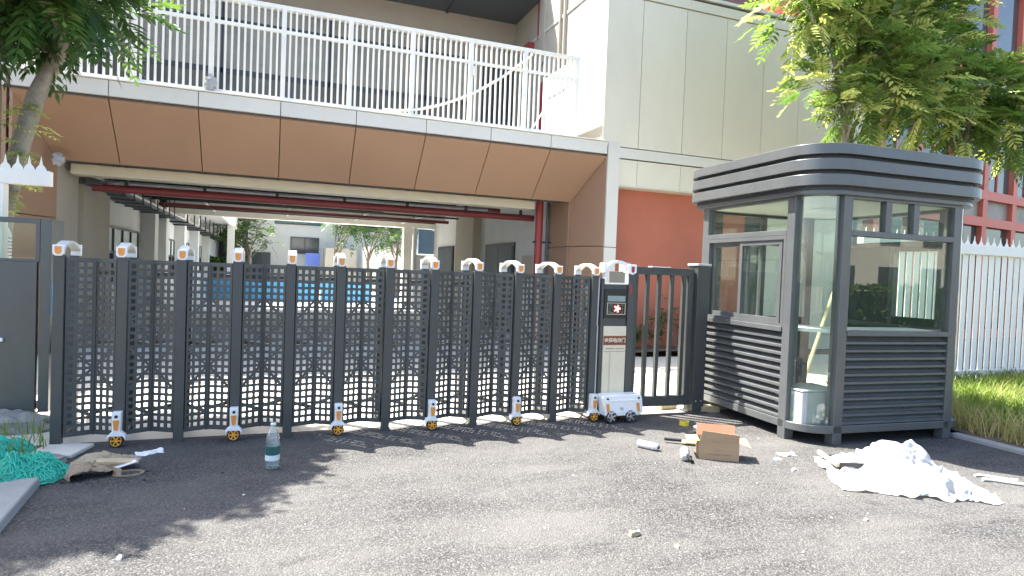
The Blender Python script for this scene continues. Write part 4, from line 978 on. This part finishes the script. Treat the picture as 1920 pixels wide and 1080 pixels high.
tree('darker green feathery-leaved tree above the right white fence', (12.3,8.3,0), [(0,0,0),(.03,0,1.5),(-.02,.03,2.8),(.03,0,3.8),(.05,0,4.6)], [.11,.10,.09,.075,.05], cl, 185, 'leafA', 'barkg', L=(.32,.52), pairs=7, ll=.15, lw=.055, young=.12, droop=.4)
# tree stakes behind the booth
st = thing('tree_stake', 'pale diagonal timber stake propping the tree behind the booth', 'stake', (8.6,7.9,0))
place('stake_pole', MB().tube([(-.3,.1,0),(.5,.3,1.5)], .03, 8).mesh('stake_pole','straw',40), st)

# grass on the right verge (stuff)
def blades(name, n, area, h, wdt, mat, tf, lean=.5, z0=.04, kind='stuff', **tags):
    m = MB(); x0,x1,y0,y1 = area
    for i in range(n):
        x = random.uniform(x0,x1); y = random.uniform(y0,y1)
        k = .5+.5*fbm(x*1.3,y*1.3,3)+.25
        if random.random() > k*1.5: continue
        hh = h*random.uniform(.5,1.25)*(.6+.6*k); a = random.uniform(0,2*pi); l = lean*random.uniform(.3,1.3)*hh
        dx, dy = cos(a)*l, sin(a)*l; wx, wy = -sin(a)*wdt/2, cos(a)*wdt/2; o = len(m.v)
        m.v += [(x-wx,y-wy,z0),(x+wx,y+wy,z0),(x+wx*.8+dx*.35,y+wy*.8+dy*.35,z0+hh*.55),(x-wx*.8+dx*.35,y-wy*.8+dy*.35,z0+hh*.55),(x+dx,y+dy,z0+hh*random.uniform(.8,1))]
        m.f += [(o,o+1,o+2,o+3),(o+3,o+2,o+4)]; tt = tf(x,y); m.t += [min(1,max(0,tt+random.uniform(-.2,.2)))]*5
    return m.build(name, mat, fix=False, **(dict(kind=kind) if kind else {}), **tags)
def gt(x, y): return .95 if (x < 7.15+.25*fbm(x*2,y*2,7)) else (.5+.45*fbm(x*.9,y*.9,1))
blades('verge_grass', 26000, (6.86,12.5,2.0,6.35), .30, .011, 'grass', gt, .8, label='tall yellow-green grass with dry straw edge beside the right kerb', category='grass')
blades('courtyard_edge_weeds', 900, (-3.6,-1.6,4.6,6.4), .14, .008, 'grass', lambda x,y: .4, .8, label='sparse weeds around the netting pile at left', category='grass')
for i in range(11):
    x = 7.2+.62*i+random.uniform(-.1,.1); m = MB()
    for k in range(70):
        a = random.uniform(0,2*pi); L = random.uniform(.35,.62); px = random.gauss(0,.09); py = random.gauss(0,.05); o = len(m.v); ww = .011
        dx, dy = cos(a), sin(a)*.7; n = 5
        for j in range(n+1):
            t = j/n; r = L*.62*t; z = .04+L*(1.05*t-.62*t*t); s = ww*(1-t*.9)
            m.v += [(px+dx*r-dy*s, py+dy*r+dx*s, z),(px+dx*r+dy*s, py+dy*r-dx*s, z)]; m.t += [random.random()]*2
        for j in range(n): m.f.append((o+2*j,o+2*j+1,o+2*j+3,o+2*j+2))
    where = 'left of' if i == 0 else ''
    m.build('strap_leaf_plant', 'plant', fix=False, loc=(x,6.32+random.uniform(-.05,.08),.04), **T('dark strap-leaved clump at the foot of the right fence, %s from the booth' % ORD[i], 'plant', 'strap-leaved clumps along the fence'))
# shrubs in the bed below the red wall
for i, (x, y, h) in enumerate(((6.75,10.85,.55),(7.25,10.9,.9),(7.75,10.8,1.5),(8.3,10.9,.8),(8.9,10.85,1.0))):
    t = thing('bed_shrub', 'thin leggy shrub below the red wall beyond the pedestrian gate, %s from the white column' % ORD[i], 'shrub', (x,y,.1), 0, 'shrubs below the red wall')
    m = MB(); lv = MB()
    for k in range(9):
        d = Vector((random.uniform(-.5,.5),random.uniform(-.3,.3),1)).normalized(); e = d*h*random.uniform(.7,1.1); m.tube([(0,0,0),e*.5+Vector((.03,0,0)),e], [.012,.009,.004], 5)
        for q in range(9):
            p = e*random.uniform(.35,1); dd = Vector((random.uniform(-1,1),random.uniform(-1,1),random.uniform(-.2,.6))); frond(lv, p, dd, .10, 2, .06, .03, .3, random.uniform(.2,.6))
    place('stems', m.mesh('stems','bark'), t); place('foliage', lv.mesh('foliage','leafB',fix=False), t)

# ================================================================== RED-FRAMED BUILDING at right
rb = thing('red_framed_building', 'building with red window frames and dark glazing behind the right trees', 'building', (13.2, 12.2, 0), radians(9))
def RBP(name, mb, mat, parent=None): return place(name, mb.mesh(name, mat), parent or rb)
RBP('core', B(0,16,.25,6,0,11.5), 'sash')
for i, z in enumerate((0,3.55,4.4,7.3,8.3,11.2)):
    RBP('floor_beam', B(-.1,16,-.06,.245,z,z+.28), 'redframe')
for i in range(9):
    x = -.1+1.95*i; RBP('frame_post', B(x,x+.28,-.05,.24,.28,11.2), 'redframe')
for i in range(8):
    x = .18+1.95*i
    for z0, z1, mt in ((.28,3.55,'pane'),(3.83,4.4,'paneg'),(4.68,7.3,'pane'),(7.58,8.3,'paneg'),(8.58,11.2,'pane')):
        RBP('pane', B(x,x+1.67,.1,.12,z0,z1), mt)
    RBP('glazing_bar', B(x+.8,x+.86,.06,.1,4.68,7.3), 'redframe')
RBP('balcony_band', B(-3.0,3.0,-.5,-.1,7.75,8.15), 'redframe')

# ================================================================== COURTYARD
fb = thing('far_building', 'pale building across the courtyard seen through the passage', 'building', (0, 44, 0))
def FB(name, mb, mat, parent=None): return place(name, mb.mesh(name, mat), parent or fb)
FB('wall', B(-1.6,16,0,6,0,12), 'wpanel'); FB('wing', B(-8,-1.6,3,8,0,12), 'wpanel')
def fw(x0,x1,z0,z1,mat='pane',n=2):
    f = FB('window', B(x0,x1,-.06,0,z0,z1), 'sash')
    for i in range(n):
        a = x0+.06+(x1-x0-.06)*i/n; FB('pane', B(a,a+(x1-x0-.06)/n-.06,-.075,-.06,z0+.06,z1-.06), mat, f)
fw(.0,3.2,4.1,4.9,'panet',3); fw(1.0,2.8,2.2,3.3,'pane',2); fw(-1.3,-.2,.3,2.2,'pane',2); fw(7.5,10.5,3.9,5.0,'panet',3); fw(4.6,6.4,3.9,4.7,'panet',2)
o = FB('ledge', B(7.2,9.0,-.25,-.01,3.2,3.35), 'soffit')
FB('low_block', B(5.2,10,-5,-3,0,2.75), 'cap'); FB('low_block', B(3.0,4.9,-3.2,-1,0,2.6), 'cream')
FB('dark_opening', MB().box(-4.2,-1.7,2.9,3.0,0,4.0), 'sash')
sgn = thing('blue_notice_board', 'blue-violet notice board standing in the courtyard before the pale building', 'board', (2.35, 42.5, 0))
place('board_face', B(-.45,.45,0,.06,1.45,2.25).mesh('board_face', M('violet_blue',(.14,.22,.62),.5)), sgn); place('board_leg', B(-.4,-.34,0,.05,0,1.45).mesh('board_leg','steel'), sgn); place('board_leg', B(.34,.4,0,.05,0,1.45).mesh('board_leg','steel'), sgn)
for i in range(6):
    x = -2.4+1.05*i
    B(0,1.0,0,.12,.06,.80).build('blue_barrier', 'blue', bevel=.02, loc=(x,26.6,0), **T('blue padded courtyard barrier seen through the gate, %s from the left' % ORD[i], 'barrier', 'blue barriers in the courtyard'))
random.seed(8)
for k, (x, y, h, lab) in enumerate(((-1.2,36,4.6,'courtyard tree with bare lower stems before the dark opening'),(2.9,33,5.0,'courtyard tree left of centre between the blue board and the low blocks'),(4.7,34,5.4,'bushiest courtyard tree, propped, in the middle of the passage view'),(6.1,33.5,5.0,'courtyard tree with crossed props at the right of the passage view'))):
    cl = [((random.uniform(-1.1,1.1),random.uniform(-.8,.8),random.uniform(2.4,h)),random.uniform(.5,.85)) for _ in range(9)]
    tree(lab, (x,y,0), [(0,0,0),(.03,0,.9),(-.03,0,1.7),(.02,0,2.1)], [.10,.09,.075,.06], cl, 70, 'leafB', 'bark', L=(.3,.5), pairs=4, ll=.16, lw=.07)
# hedge in front of the dark opening
def hedge(label, loc, sx, sy, sz, n, ll=.09):
    m = MB(); core = MB()
    for i in range(n):
        f = random.random(); u, v = random.random(), random.random()
        if f < .45: p = Vector((u*sx, random.uniform(-.06,.06), v*sz))
        elif f < .75: p = Vector((u*sx, v*sy, sz+random.uniform(-.08,.08)))
        elif f < .9: p = Vector((u*sx, sy+random.uniform(-.06,.06), v*sz))
        else: p = Vector((random.choice((0,sx)), u*sy, v*sz))
        p += Vector((0,0,.12*fbm(p.x*1.5,p.y*1.5))); d = Vector((random.uniform(-1,1),random.uniform(-1,1),random.uniform(-.4,1))).normalized(); e = d.cross(Vector((random.uniform(-1,1),random.uniform(-1,1),random.uniform(-1,1)))).normalized()
        s = ll*random.uniform(.6,1.3); o = len(m.v); m.v += [tuple(p),tuple(p+d*s*.5+e*s*.28),tuple(p+d*s),tuple(p+d*s*.5-e*s*.28)]; m.f.append((o,o+1,o+2,o+3)); m.t += [random.random()]*4
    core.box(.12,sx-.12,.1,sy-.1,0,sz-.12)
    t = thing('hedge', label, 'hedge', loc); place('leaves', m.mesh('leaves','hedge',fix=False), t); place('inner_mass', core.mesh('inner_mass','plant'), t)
hedge('clipped green hedge in the far courtyard corner at left', (-3.8,38,0), 2.4, 1.2, 1.6, 3500, .16)

# ================================================================== STREET BEHIND THE CAMERA (shows in the glass)
hedge('clipped green hedge across the street, mirrored in the booth glass', (2,-10.6,0), 42, 1.2, 1.45, 20000, .16)
sbd = thing('street_building', 'pale house with dark windows across the street, mirrored in the booth glass', 'house', (30,-24,0))
place('wall', B(-12,22,-6,0,0,7).mesh('wall','wpanel'), sbd); place('roof', MB().prism([(-6.6,7),(.6,7),(-3,9)], -12.5, 22.5, 'x').mesh('roof','soffit'), sbd)
for i in range(9): place('window', B(-10+3.5*i,-8.4+3.5*i,.0,.06,1.2,2.8).mesh('window','pane'), sbd); place('window', B(-10+3.5*i,-8.4+3.5*i,.0,.06,4.3,5.9).mesh('window','pane'), sbd)

# ================================================================== LOOSE THINGS ON THE GROUND
random.seed(3)
# water bottle
bo = thing('water_bottle', 'tall clear plastic water bottle with teal label standing on the asphalt', 'bottle', (.03,5.02,0))
place('bottle_shell', MB().lathe([(.030,.002),(.047,.008),(.051,.02),(.051,.105),(.0515,.11),(.0515,.17),(.051,.175),(.051,.20),(.047,.235),(.034,.29),(.020,.325),(.017,.335),(.017,.352)], 24).mesh('bottle_shell','bottle',50), bo)
place('water', MB().lathe([(.028,.006),(.045,.011),(.0485,.022),(.0485,.085)], 20).mesh('water','water',50), bo)
lb = place('label_band', MB().lathe([(.0522,.112),(.0522,.176)], 28).mesh('label_band','label',50), bo)
place('label_print', MB().lathe([(.0524,.070),(.0524,.110)], 28).mesh('label_print','labelw',50), bo)
place('neck_ring', MB().lathe([(.0185,.333),(.020,.338),(.0185,.343)], 16).mesh('neck_ring','whitep',50), bo)
# cans
def can(label, loc, rz, rx, r, L, cap=True, mat='canw'):
    t = thing('spray_can', label, 'can', loc, rz); 
    place('body', MB().lathe([(r*.92,0),(r,.006),(r,L*.86),(r*.85,L*.93),(r*.55,L*.97)], 22, (0,0,r), 'x').mesh('body',mat,40), t)
    place('rim', MB().lathe([(r*1.03,L*.845),(r*1.03,L*.865)], 22, (0,0,r), 'x').mesh('rim','canm',40), t)
    place('nozzle', MB().lathe([(r*.55,L*.97),(r*.5,L*1.02),(r*.2,L*1.03)], 14, (0,0,r), 'x').mesh('nozzle','black' if cap else 'canm',40), t); return t
can('pale spray can lying on its side left of the cardboard box', (3.15,4.90,0), radians(-58), 0, .033, .20)
t = can('white foam can with a nozzle lying in front of the cardboard box', (3.42,4.58,0), radians(-126), 0, .037, .22, False)
place('trigger', MB().tube([(.20,.02,.06),(.25,.05,.03),(.22,.07,.01)], .012, 8).mesh('trigger','black',40), t)
place('plastic_collar', MB().lathe([(.042,.02),(.042,.05)], 18, (0,0,.037), 'x').mesh('plastic_collar','film',40), t)
# cardboard box with open flaps
bxs = thing('cardboard_box', 'open brown cardboard box with raised flaps on the sunlit asphalt', 'box', (3.67,4.46,0), radians(-30))
w2, d2, hh, tk = .165, .11, .155, .004
def cbp(name, mb, mat='card'): return place(name, mb.mesh(name, mat), bxs)
cbp('front_side', B(-w2,w2,-d2,-d2+tk,0,hh)); cbp('back_side', B(-w2,w2,d2-tk,d2,0,hh)); cbp('end_side', B(-w2,-w2+tk,-d2+tk,d2-tk,0,hh)); cbp('end_side', B(w2-tk,w2,-d2+tk,d2-tk,0,hh)); cbp('bottom', B(-w2+tk,w2-tk,-d2+tk,d2-tk,.002,.006))
def flap(a, b, c, d, mat='card'): 
    n = (Vector(b)-Vector(a)).cross(Vector(d)-Vector(a)).normalized()*tk; return cbp('flap', MB().hexa([a,b,c,d], [tuple(Vector(p)+n) for p in (a,b,c,d)]), mat)
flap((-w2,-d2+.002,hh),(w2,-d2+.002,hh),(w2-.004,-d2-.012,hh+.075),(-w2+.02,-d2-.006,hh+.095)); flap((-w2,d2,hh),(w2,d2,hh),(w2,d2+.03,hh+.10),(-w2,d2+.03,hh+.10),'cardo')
flap((-w2,-d2,hh),(-w2,d2,hh),(-w2-.10,d2,hh-.01),(-w2-.10,-d2+.02,hh-.01)); flap((w2,-d2,hh),(w2,d2,hh),(w2+.10,d2,hh-.005),(w2+.10,-d2,hh-.03))
cbp('printed_line', MB().box(-.09,.10,-d2-.0008,-d2-.0002,.042,.052).box(-.04,.03,-d2-.0008,-d2-.0002,.085,.09), 'sack2')
# handsaw / knife
kn = thing('yellow_putty_tool', 'flat pale yellow tool with a black handle lying behind the cardboard box', 'tool', (3.54,4.94,0), radians(-33))
place('handle', B(-.07,.09,-.016,.016,.02,.045).mesh('handle','black'), kn, bevel=.007); place('blade', MB().prism([(.09,-.02),(.12,-.045),(.30,-.04),(.30,.045),(.12,.035),(.09,.02)], .018, .032).mesh('blade','paley'), kn)
# tape roll and tin
tp = thing('tape_roll', 'yellow roll of tape lying by the pedestrian gate', 'tape', (4.10,5.52,0))
place('tape_ring', MB().ring([(.05*cos(2*pi*i/24),.05*sin(2*pi*i/24)) for i in range(24)], [(.035*cos(2*pi*i/24),.035*sin(2*pi*i/24)) for i in range(24)], .0, .045).mesh('tape_ring','yellow',40), tp)
place('tape_core', MB().ring([(.035*cos(2*pi*i/24),.035*sin(2*pi*i/24)) for i in range(24)], [(.031*cos(2*pi*i/24),.031*sin(2*pi*i/24)) for i in range(24)], .001, .044).mesh('tape_core','card',40), tp)
dd = thing('grinding_disc_stack', 'dark ribbed round tool head lying behind the cardboard box', 'tool', (4.02,5.14,0))
prf = []
for i in range(9): prf += [(.075,.004+.008*i),(.070,.008+.008*i)]
place('ribbed_drum', MB().lathe(prf, 28).mesh('ribbed_drum','darkm',40), dd); place('steel_top', MB().lathe([(.070,.077),(.060,.083),(.02,.085)], 28).mesh('steel_top','steel',40), dd); place('side_handle', MB().tube([(-.07,-.02,.03),(-.19,-.03,.025)], .013, 8).mesh('side_handle','black',40), dd); place('guard', MB().box(.06,.14,-.03,.03,.01,.09).mesh('guard','darkm'), dd)
# white rag behind the box
RAGP = [(3.78,4.90)]

# white plastic film heap
def heap(name, mat, poly, hfun, step=.028, **tags):
    xs_ = [p[0] for p in poly]; ys_ = [p[1] for p in poly]; x0, x1, y0, y1 = min(xs_), max(xs_), min(ys_), max(ys_)
    def inside(x, y):
        c = False; n = len(poly)
        for i in range(n):
            (xa,ya),(xb,yb) = poly[i], poly[i-1]
            if (ya > y) != (yb > y) and x < (xb-xa)*(y-ya)/(yb-ya)+xa: c = not c
        return c
    def edge(x, y):
        best = 9
        for i in range(len(poly)):
            a = Vector(poly[i]); b = Vector(poly[i-1]); p = Vector((x,y)); ab = b-a; t = max(0,min(1,(p-a).dot(ab)/max(1e-6,ab.dot(ab)))); best = min(best,(p-(a+ab*t)).length)
        return best
    def near(x, y):
        best = (9, None); p = Vector((x,y))
        for i in range(len(poly)):
            a = Vector(poly[i]); b = Vector(poly[i-1]); ab = b-a; t = max(0,min(1,(p-a).dot(ab)/max(1e-6,ab.dot(ab)))); q = a+ab*t
            if (p-q).length < best[0]: best = ((p-q).length, q)
        return best[1]
    x0 -= step*2; y0 -= step*2; x1 += step*2; y1 += step*2
    m = MB(); idx = {}; nx = int((x1-x0)/step)+1; ny = int((y1-y0)/step)+1
    for j in range(ny+1):
        for i in range(nx+1):
            x = x0+i*step; y = y0+j*step
            jx = x+.02*noise.noise(Vector((x*9,y*9,1))); jy = y+.02*noise.noise(Vector((x*9,y*9,5)))
            if inside(jx, jy): idx[(i,j)] = len(m.v); m.v.append((jx, jy, max(.002, hfun(jx, jy, edge(jx, jy)))))
            else:
                e = edge(jx, jy)
                if e < step*1.05:
                    b = near(jx, jy); k_ = .012*noise.noise(Vector((jx*14,jy*14,3))); idx[(i,j)] = len(m.v); m.v.append((b[0]+k_, b[1]+k_, max(.002, hfun(b[0], b[1], 0)+.012*noise.noise(Vector((jx*20,jy*20,8))))))
    for (i,j) in list(idx):
        q = [(i,j),(i+1,j),(i+1,j+1),(i,j+1)]
        if all(k in idx for k in q): m.f.append(tuple(idx[k] for k in q))
    me = m.mesh(name, mat, 180, fix=False); o = place(name, me, **tags); return o
V_, F_ = SHEET
m = MB(); m.v = list(V_); m.f = list(F_)
sh = m.build('plastic_sheet', 'film', smooth=180, fix=False, loc=(4.74,3.58,-.006), **T('large crumpled heap of white plastic sheeting in front of the booth', 'plastic'))
sh.rotation_euler = (0,0,radians(-30)); sh.scale = (.94,1.04,1.05); sd = sh.modifiers.new('smooth','SUBSURF'); sd.levels = 1; sd.render_levels = 1
pts = [(5.35+.28*t, 3.33-.20*t+.05*sin(4*t), .012+.008*sin(9*t)) for t in [i/14 for i in range(15)]]
pts = [(5.42+.03*i, 3.36-.022*i+.02*sin(i*.7), .014) for i in range(16)]
MB().tube(pts, .012, 7).build('loose_rope', 'rope', smooth=60, **T('white rope trailing right from the plastic sheeting', 'rope'))
MB().tube([(p[0]+.05,p[1]+.10+.01*sin(p[0]*30),.012) for p in pts[:9]], .010, 7).build('loose_rope', 'rope', smooth=60, **T('shorter white rope strand just behind the trailing rope by the plastic sheeting', 'rope'))
RAGP.append((4.40,4.36))
# black tool tray
tr = thing('black_tool_tray', 'black plastic tray with yellow-stained edge tucked under the plastic sheeting', 'tray', (4.62,3.93,0), radians(-18))
place('tray_base', B(-.16,.20,-.11,.11,.002,.012).mesh('tray_base','black'), tr)
for a in ((-.17,-.16,-.12,.12),(.20,.21,-.12,.12)): place('tray_side', B(a[0],a[1],a[2],a[3],.004,.075).mesh('tray_side','black'), tr)
for a in ((-.16,.20,-.12,-.11),(-.16,.20,.11,.12)): place('tray_side', B(a[0],a[1],a[2],a[3],.004,.07).mesh('tray_side','black'), tr)
place('stained_edge', MB().bar((-.175,-.13,.055),(-.19,.15,.085),.025,.03).mesh('stained_edge','straw'), tr); place('spatula', MB().tube([(-.08,-.05,.07),(.10,.10,.08)], .006, 6).mesh('spatula','steel'), tr); place('spatula', MB().tube([(-.02,-.06,.072),(.14,.06,.08)], .006, 6).mesh('spatula','steel'), tr)
# scattered chips
def chip(x, y, s, mat, lab, cat, grp, rz=None, asp=.55, h=.35):
    m = MB(); n = 7; pts = []
    for i in range(n): a = 2*pi*i/n; r = s*random.uniform(.6,1.1); pts.append((r*cos(a), r*asp*sin(a)))
    bot = [(a,b,.001) for a,b in pts]; topv = [(a*.9,b*.9,.004+s*h*random.uniform(.1,1)) for a,b in pts]
    m.v = bot+topv; m.f = [tuple(range(n))[::-1], tuple(range(n,2*n))]+[(i,(i+1)%n,n+(i+1)%n,n+i) for i in range(n)]
    o = m.build(name_of(cat), mat, loc=(x,y,0), **T(lab,cat,grp)); o.rotation_euler = (0,0,random.uniform(0,6) if rz is None else rz); return o
def name_of(cat): return {'leaf':'dry_leaf','scrap':'debris_chip','paper':'paper_scrap'}[cat]
chip(2.07,3.21,.055,'sack','curled dry tan leaf in the foreground asphalt, the larger one','leaf',None,.2,.6,.6)
chip(2.22,3.0,.03,'straw','smaller pale dry leaf right of the curled tan leaf in the foreground','leaf',None)
chip(-.70,3.68,.028,'paper','whitish chip alone on the asphalt at the lower left','scrap',None)
chip(4.06,3.98,.04,'paper','white scrap on the asphalt left of the plastic sheeting, by the tray','paper',None,.4,.35,.3)
chip(4.14,4.25,.05,'paper','white rectangular scrap between the cardboard box and the plastic sheeting','paper',None,-.3,.45,.3)
chip(3.70,3.0,.03,'straw','small tan leaf below the plastic sheeting in the right foreground','leaf',None)
random.seed(77)
for i in range(30):
    x = random.uniform(-.9,5.0); y = random.uniform(2.1,5.1)
    if abs(x-3.6) < .35 and abs(y-4.5) < .35 or (x > 4.0 and y > 2.9 and y < 4.5): continue
    chip(x, y, random.choice((.006,.007,.009,.012)), random.choice(('paper','paper','straw','stone')), 'tiny pale chip of debris scattered on the asphalt', 'scrap', 'tiny debris chips on the asphalt')

# left rubbish: netting, sacks, slab, ring
random.seed(31)
def hn(x, y, e): return .006+min(1,e/.20)**.75*(.11+.10*fbm(x*3.2,y*3.2,1)+.05*fbm(x*9,y*9,2))
net = [(-1.36,5.02),(-1.27,5.22),(-1.40,5.42),(-1.62,5.62),(-1.72,5.95),(-2.05,6.05),(-2.5,5.9),(-2.6,5.3),(-2.3,4.75),(-1.95,4.62),(-1.66,4.86)]
nh = thing('netting_pile', 'tangled heap of bright green netting behind the left kerb', 'netting', (-1.9,5.3,0))
hp = heap('heap', 'net', net, hn, .04); hp.parent = nh; hp.location = (1.9,-5.3,0)
def in_net(x, y):
    c = False
    for i in range(len(net)):
        (xa,ya),(xb,yb) = net[i], net[i-1]
        if (ya > y) != (yb > y) and x < (xb-xa)*(y-ya)/(yb-ya)+xa: c = not c
    return c
def net_edge(x, y):
    best = 9; p = Vector((x,y))
    for i in range(len(net)):
        a = Vector(net[i]); ab = Vector(net[i-1])-a; t = max(0,min(1,(p-a).dot(ab)/ab.dot(ab))); best = min(best,(p-(a+ab*t)).length)
    return best
m = MB()
for i in range(2600):
    x = random.uniform(-2.45,-1.24); y = random.uniform(4.6,6.05); a = random.uniform(0,2*pi); pts = []; cv = random.uniform(-.9,.9)
    for j in range(9):
        if not in_net(x, y): break
        pts.append((x, y, hn(x, y, net_edge(x, y))+random.uniform(.0,.022))); a += cv+random.uniform(-.5,.5); x += .022*cos(a); y += .022*sin(a)
    if len(pts) > 3: m.tube(pts, random.choice((.0016,.0022,.003)), 4, False)
o = place('strands', m.mesh('strands','net2',60), nh); o.location = (1.9,-5.3,0); o['kind'] = 'stuff'
B(-.17,.17,-.16,.16,0,.035).build('concrete_slab', 'concrete', bevel=.01, loc=(-1.52,5.80,0), **T('flat concrete slab under the left end post of the gate', 'slab')).rotation_euler = (0,0,-.25)
def draped(name, data, mat, c, rz, label, cat, sc=1.0):
    m = MB(); m.v = list(data[0]); m.f = list(data[1]); o = m.build(name, mat, smooth=180, fix=False, loc=(c[0],c[1],c[2]-.007), **T(label, cat)); o.rotation_euler = (0,0,rz); o.scale = (sc,)*3
    q = o.modifiers.new('thickness','SOLIDIFY'); q.thickness = .003; q.offset = -1; q = o.modifiers.new('smooth','SUBSURF'); q.levels = 1; q.render_levels = 1; return o
draped('woven_sack', SACK_A, 'sack', (-1.16,5.43,0), .1, 'pale crumpled woven sack lying behind the browner sack near the green netting', 'sack')
draped('woven_sack', SACK_B, 'sack2', (-1.17,5.13,0), .2, 'brown crumpled sack lying against the green netting', 'sack')
m = MB(); m.ring([(.10*cos(2*pi*i/28),.07*sin(2*pi*i/28)) for i in range(28)], [(.085*cos(2*pi*i/28),.057*sin(2*pi*i/28)) for i in range(28)], .002, .012)
m.build('wire_ring', 'sack2', smooth=40, loc=(-.93,5.12,0), **T('flat brown ring lying right of the brown sack', 'ring'))
o = B(-.13,.13,-.05,.05,.0,.012).build('plank_offcut', 'straw', loc=(-1.03,5.28,.05), **T('pale flat timber strip sticking out from the sacks', 'plank')); o.rotation_euler = (0,.12,.25)
o = B(-.10,.10,-.03,.03,0,.006).build('paper_strip', 'paper', loc=(-1.0,5.23,.03), **T('bluish white paper strip beside the sacks', 'paper')); o.rotation_euler = (0,-.2,.35)
draped('paper_scrap', RAG, 'paper', (-.88,5.64,0), .3, 'crumpled white paper on the shaded asphalt by the first gate wheel', 'paper', .9)
draped('grey_rag', RAG, 'stone', (-.98,5.52,0), 2.1, 'grey rag next to the crumpled white paper at left', 'rag', .7)
draped('white_rag', RAG, 'paper', (3.78,4.90,0), .8, 'small white rag lying just behind the cardboard box', 'rag', .8)
draped('plastic_scrap', RAG, 'film', (4.36,4.36,0), -.3, 'flat white plastic scrap at the left tip of the sheeting', 'plastic', .75)
crumple('rubble_lump', 'stone', (-1.55,5.55,.0), .11, 12, (1.2,.9,.5), **T('grey rubble lump between the netting and the gate post', 'rubble'))
for i in range(6):
    chip(random.uniform(-1.3,-.3), random.uniform(4.7,5.5), .022, 'darkm', 'dark twig or leaf scrap on the shaded asphalt at left', 'scrap', 'dark scraps on shaded asphalt', None, .3, .4)
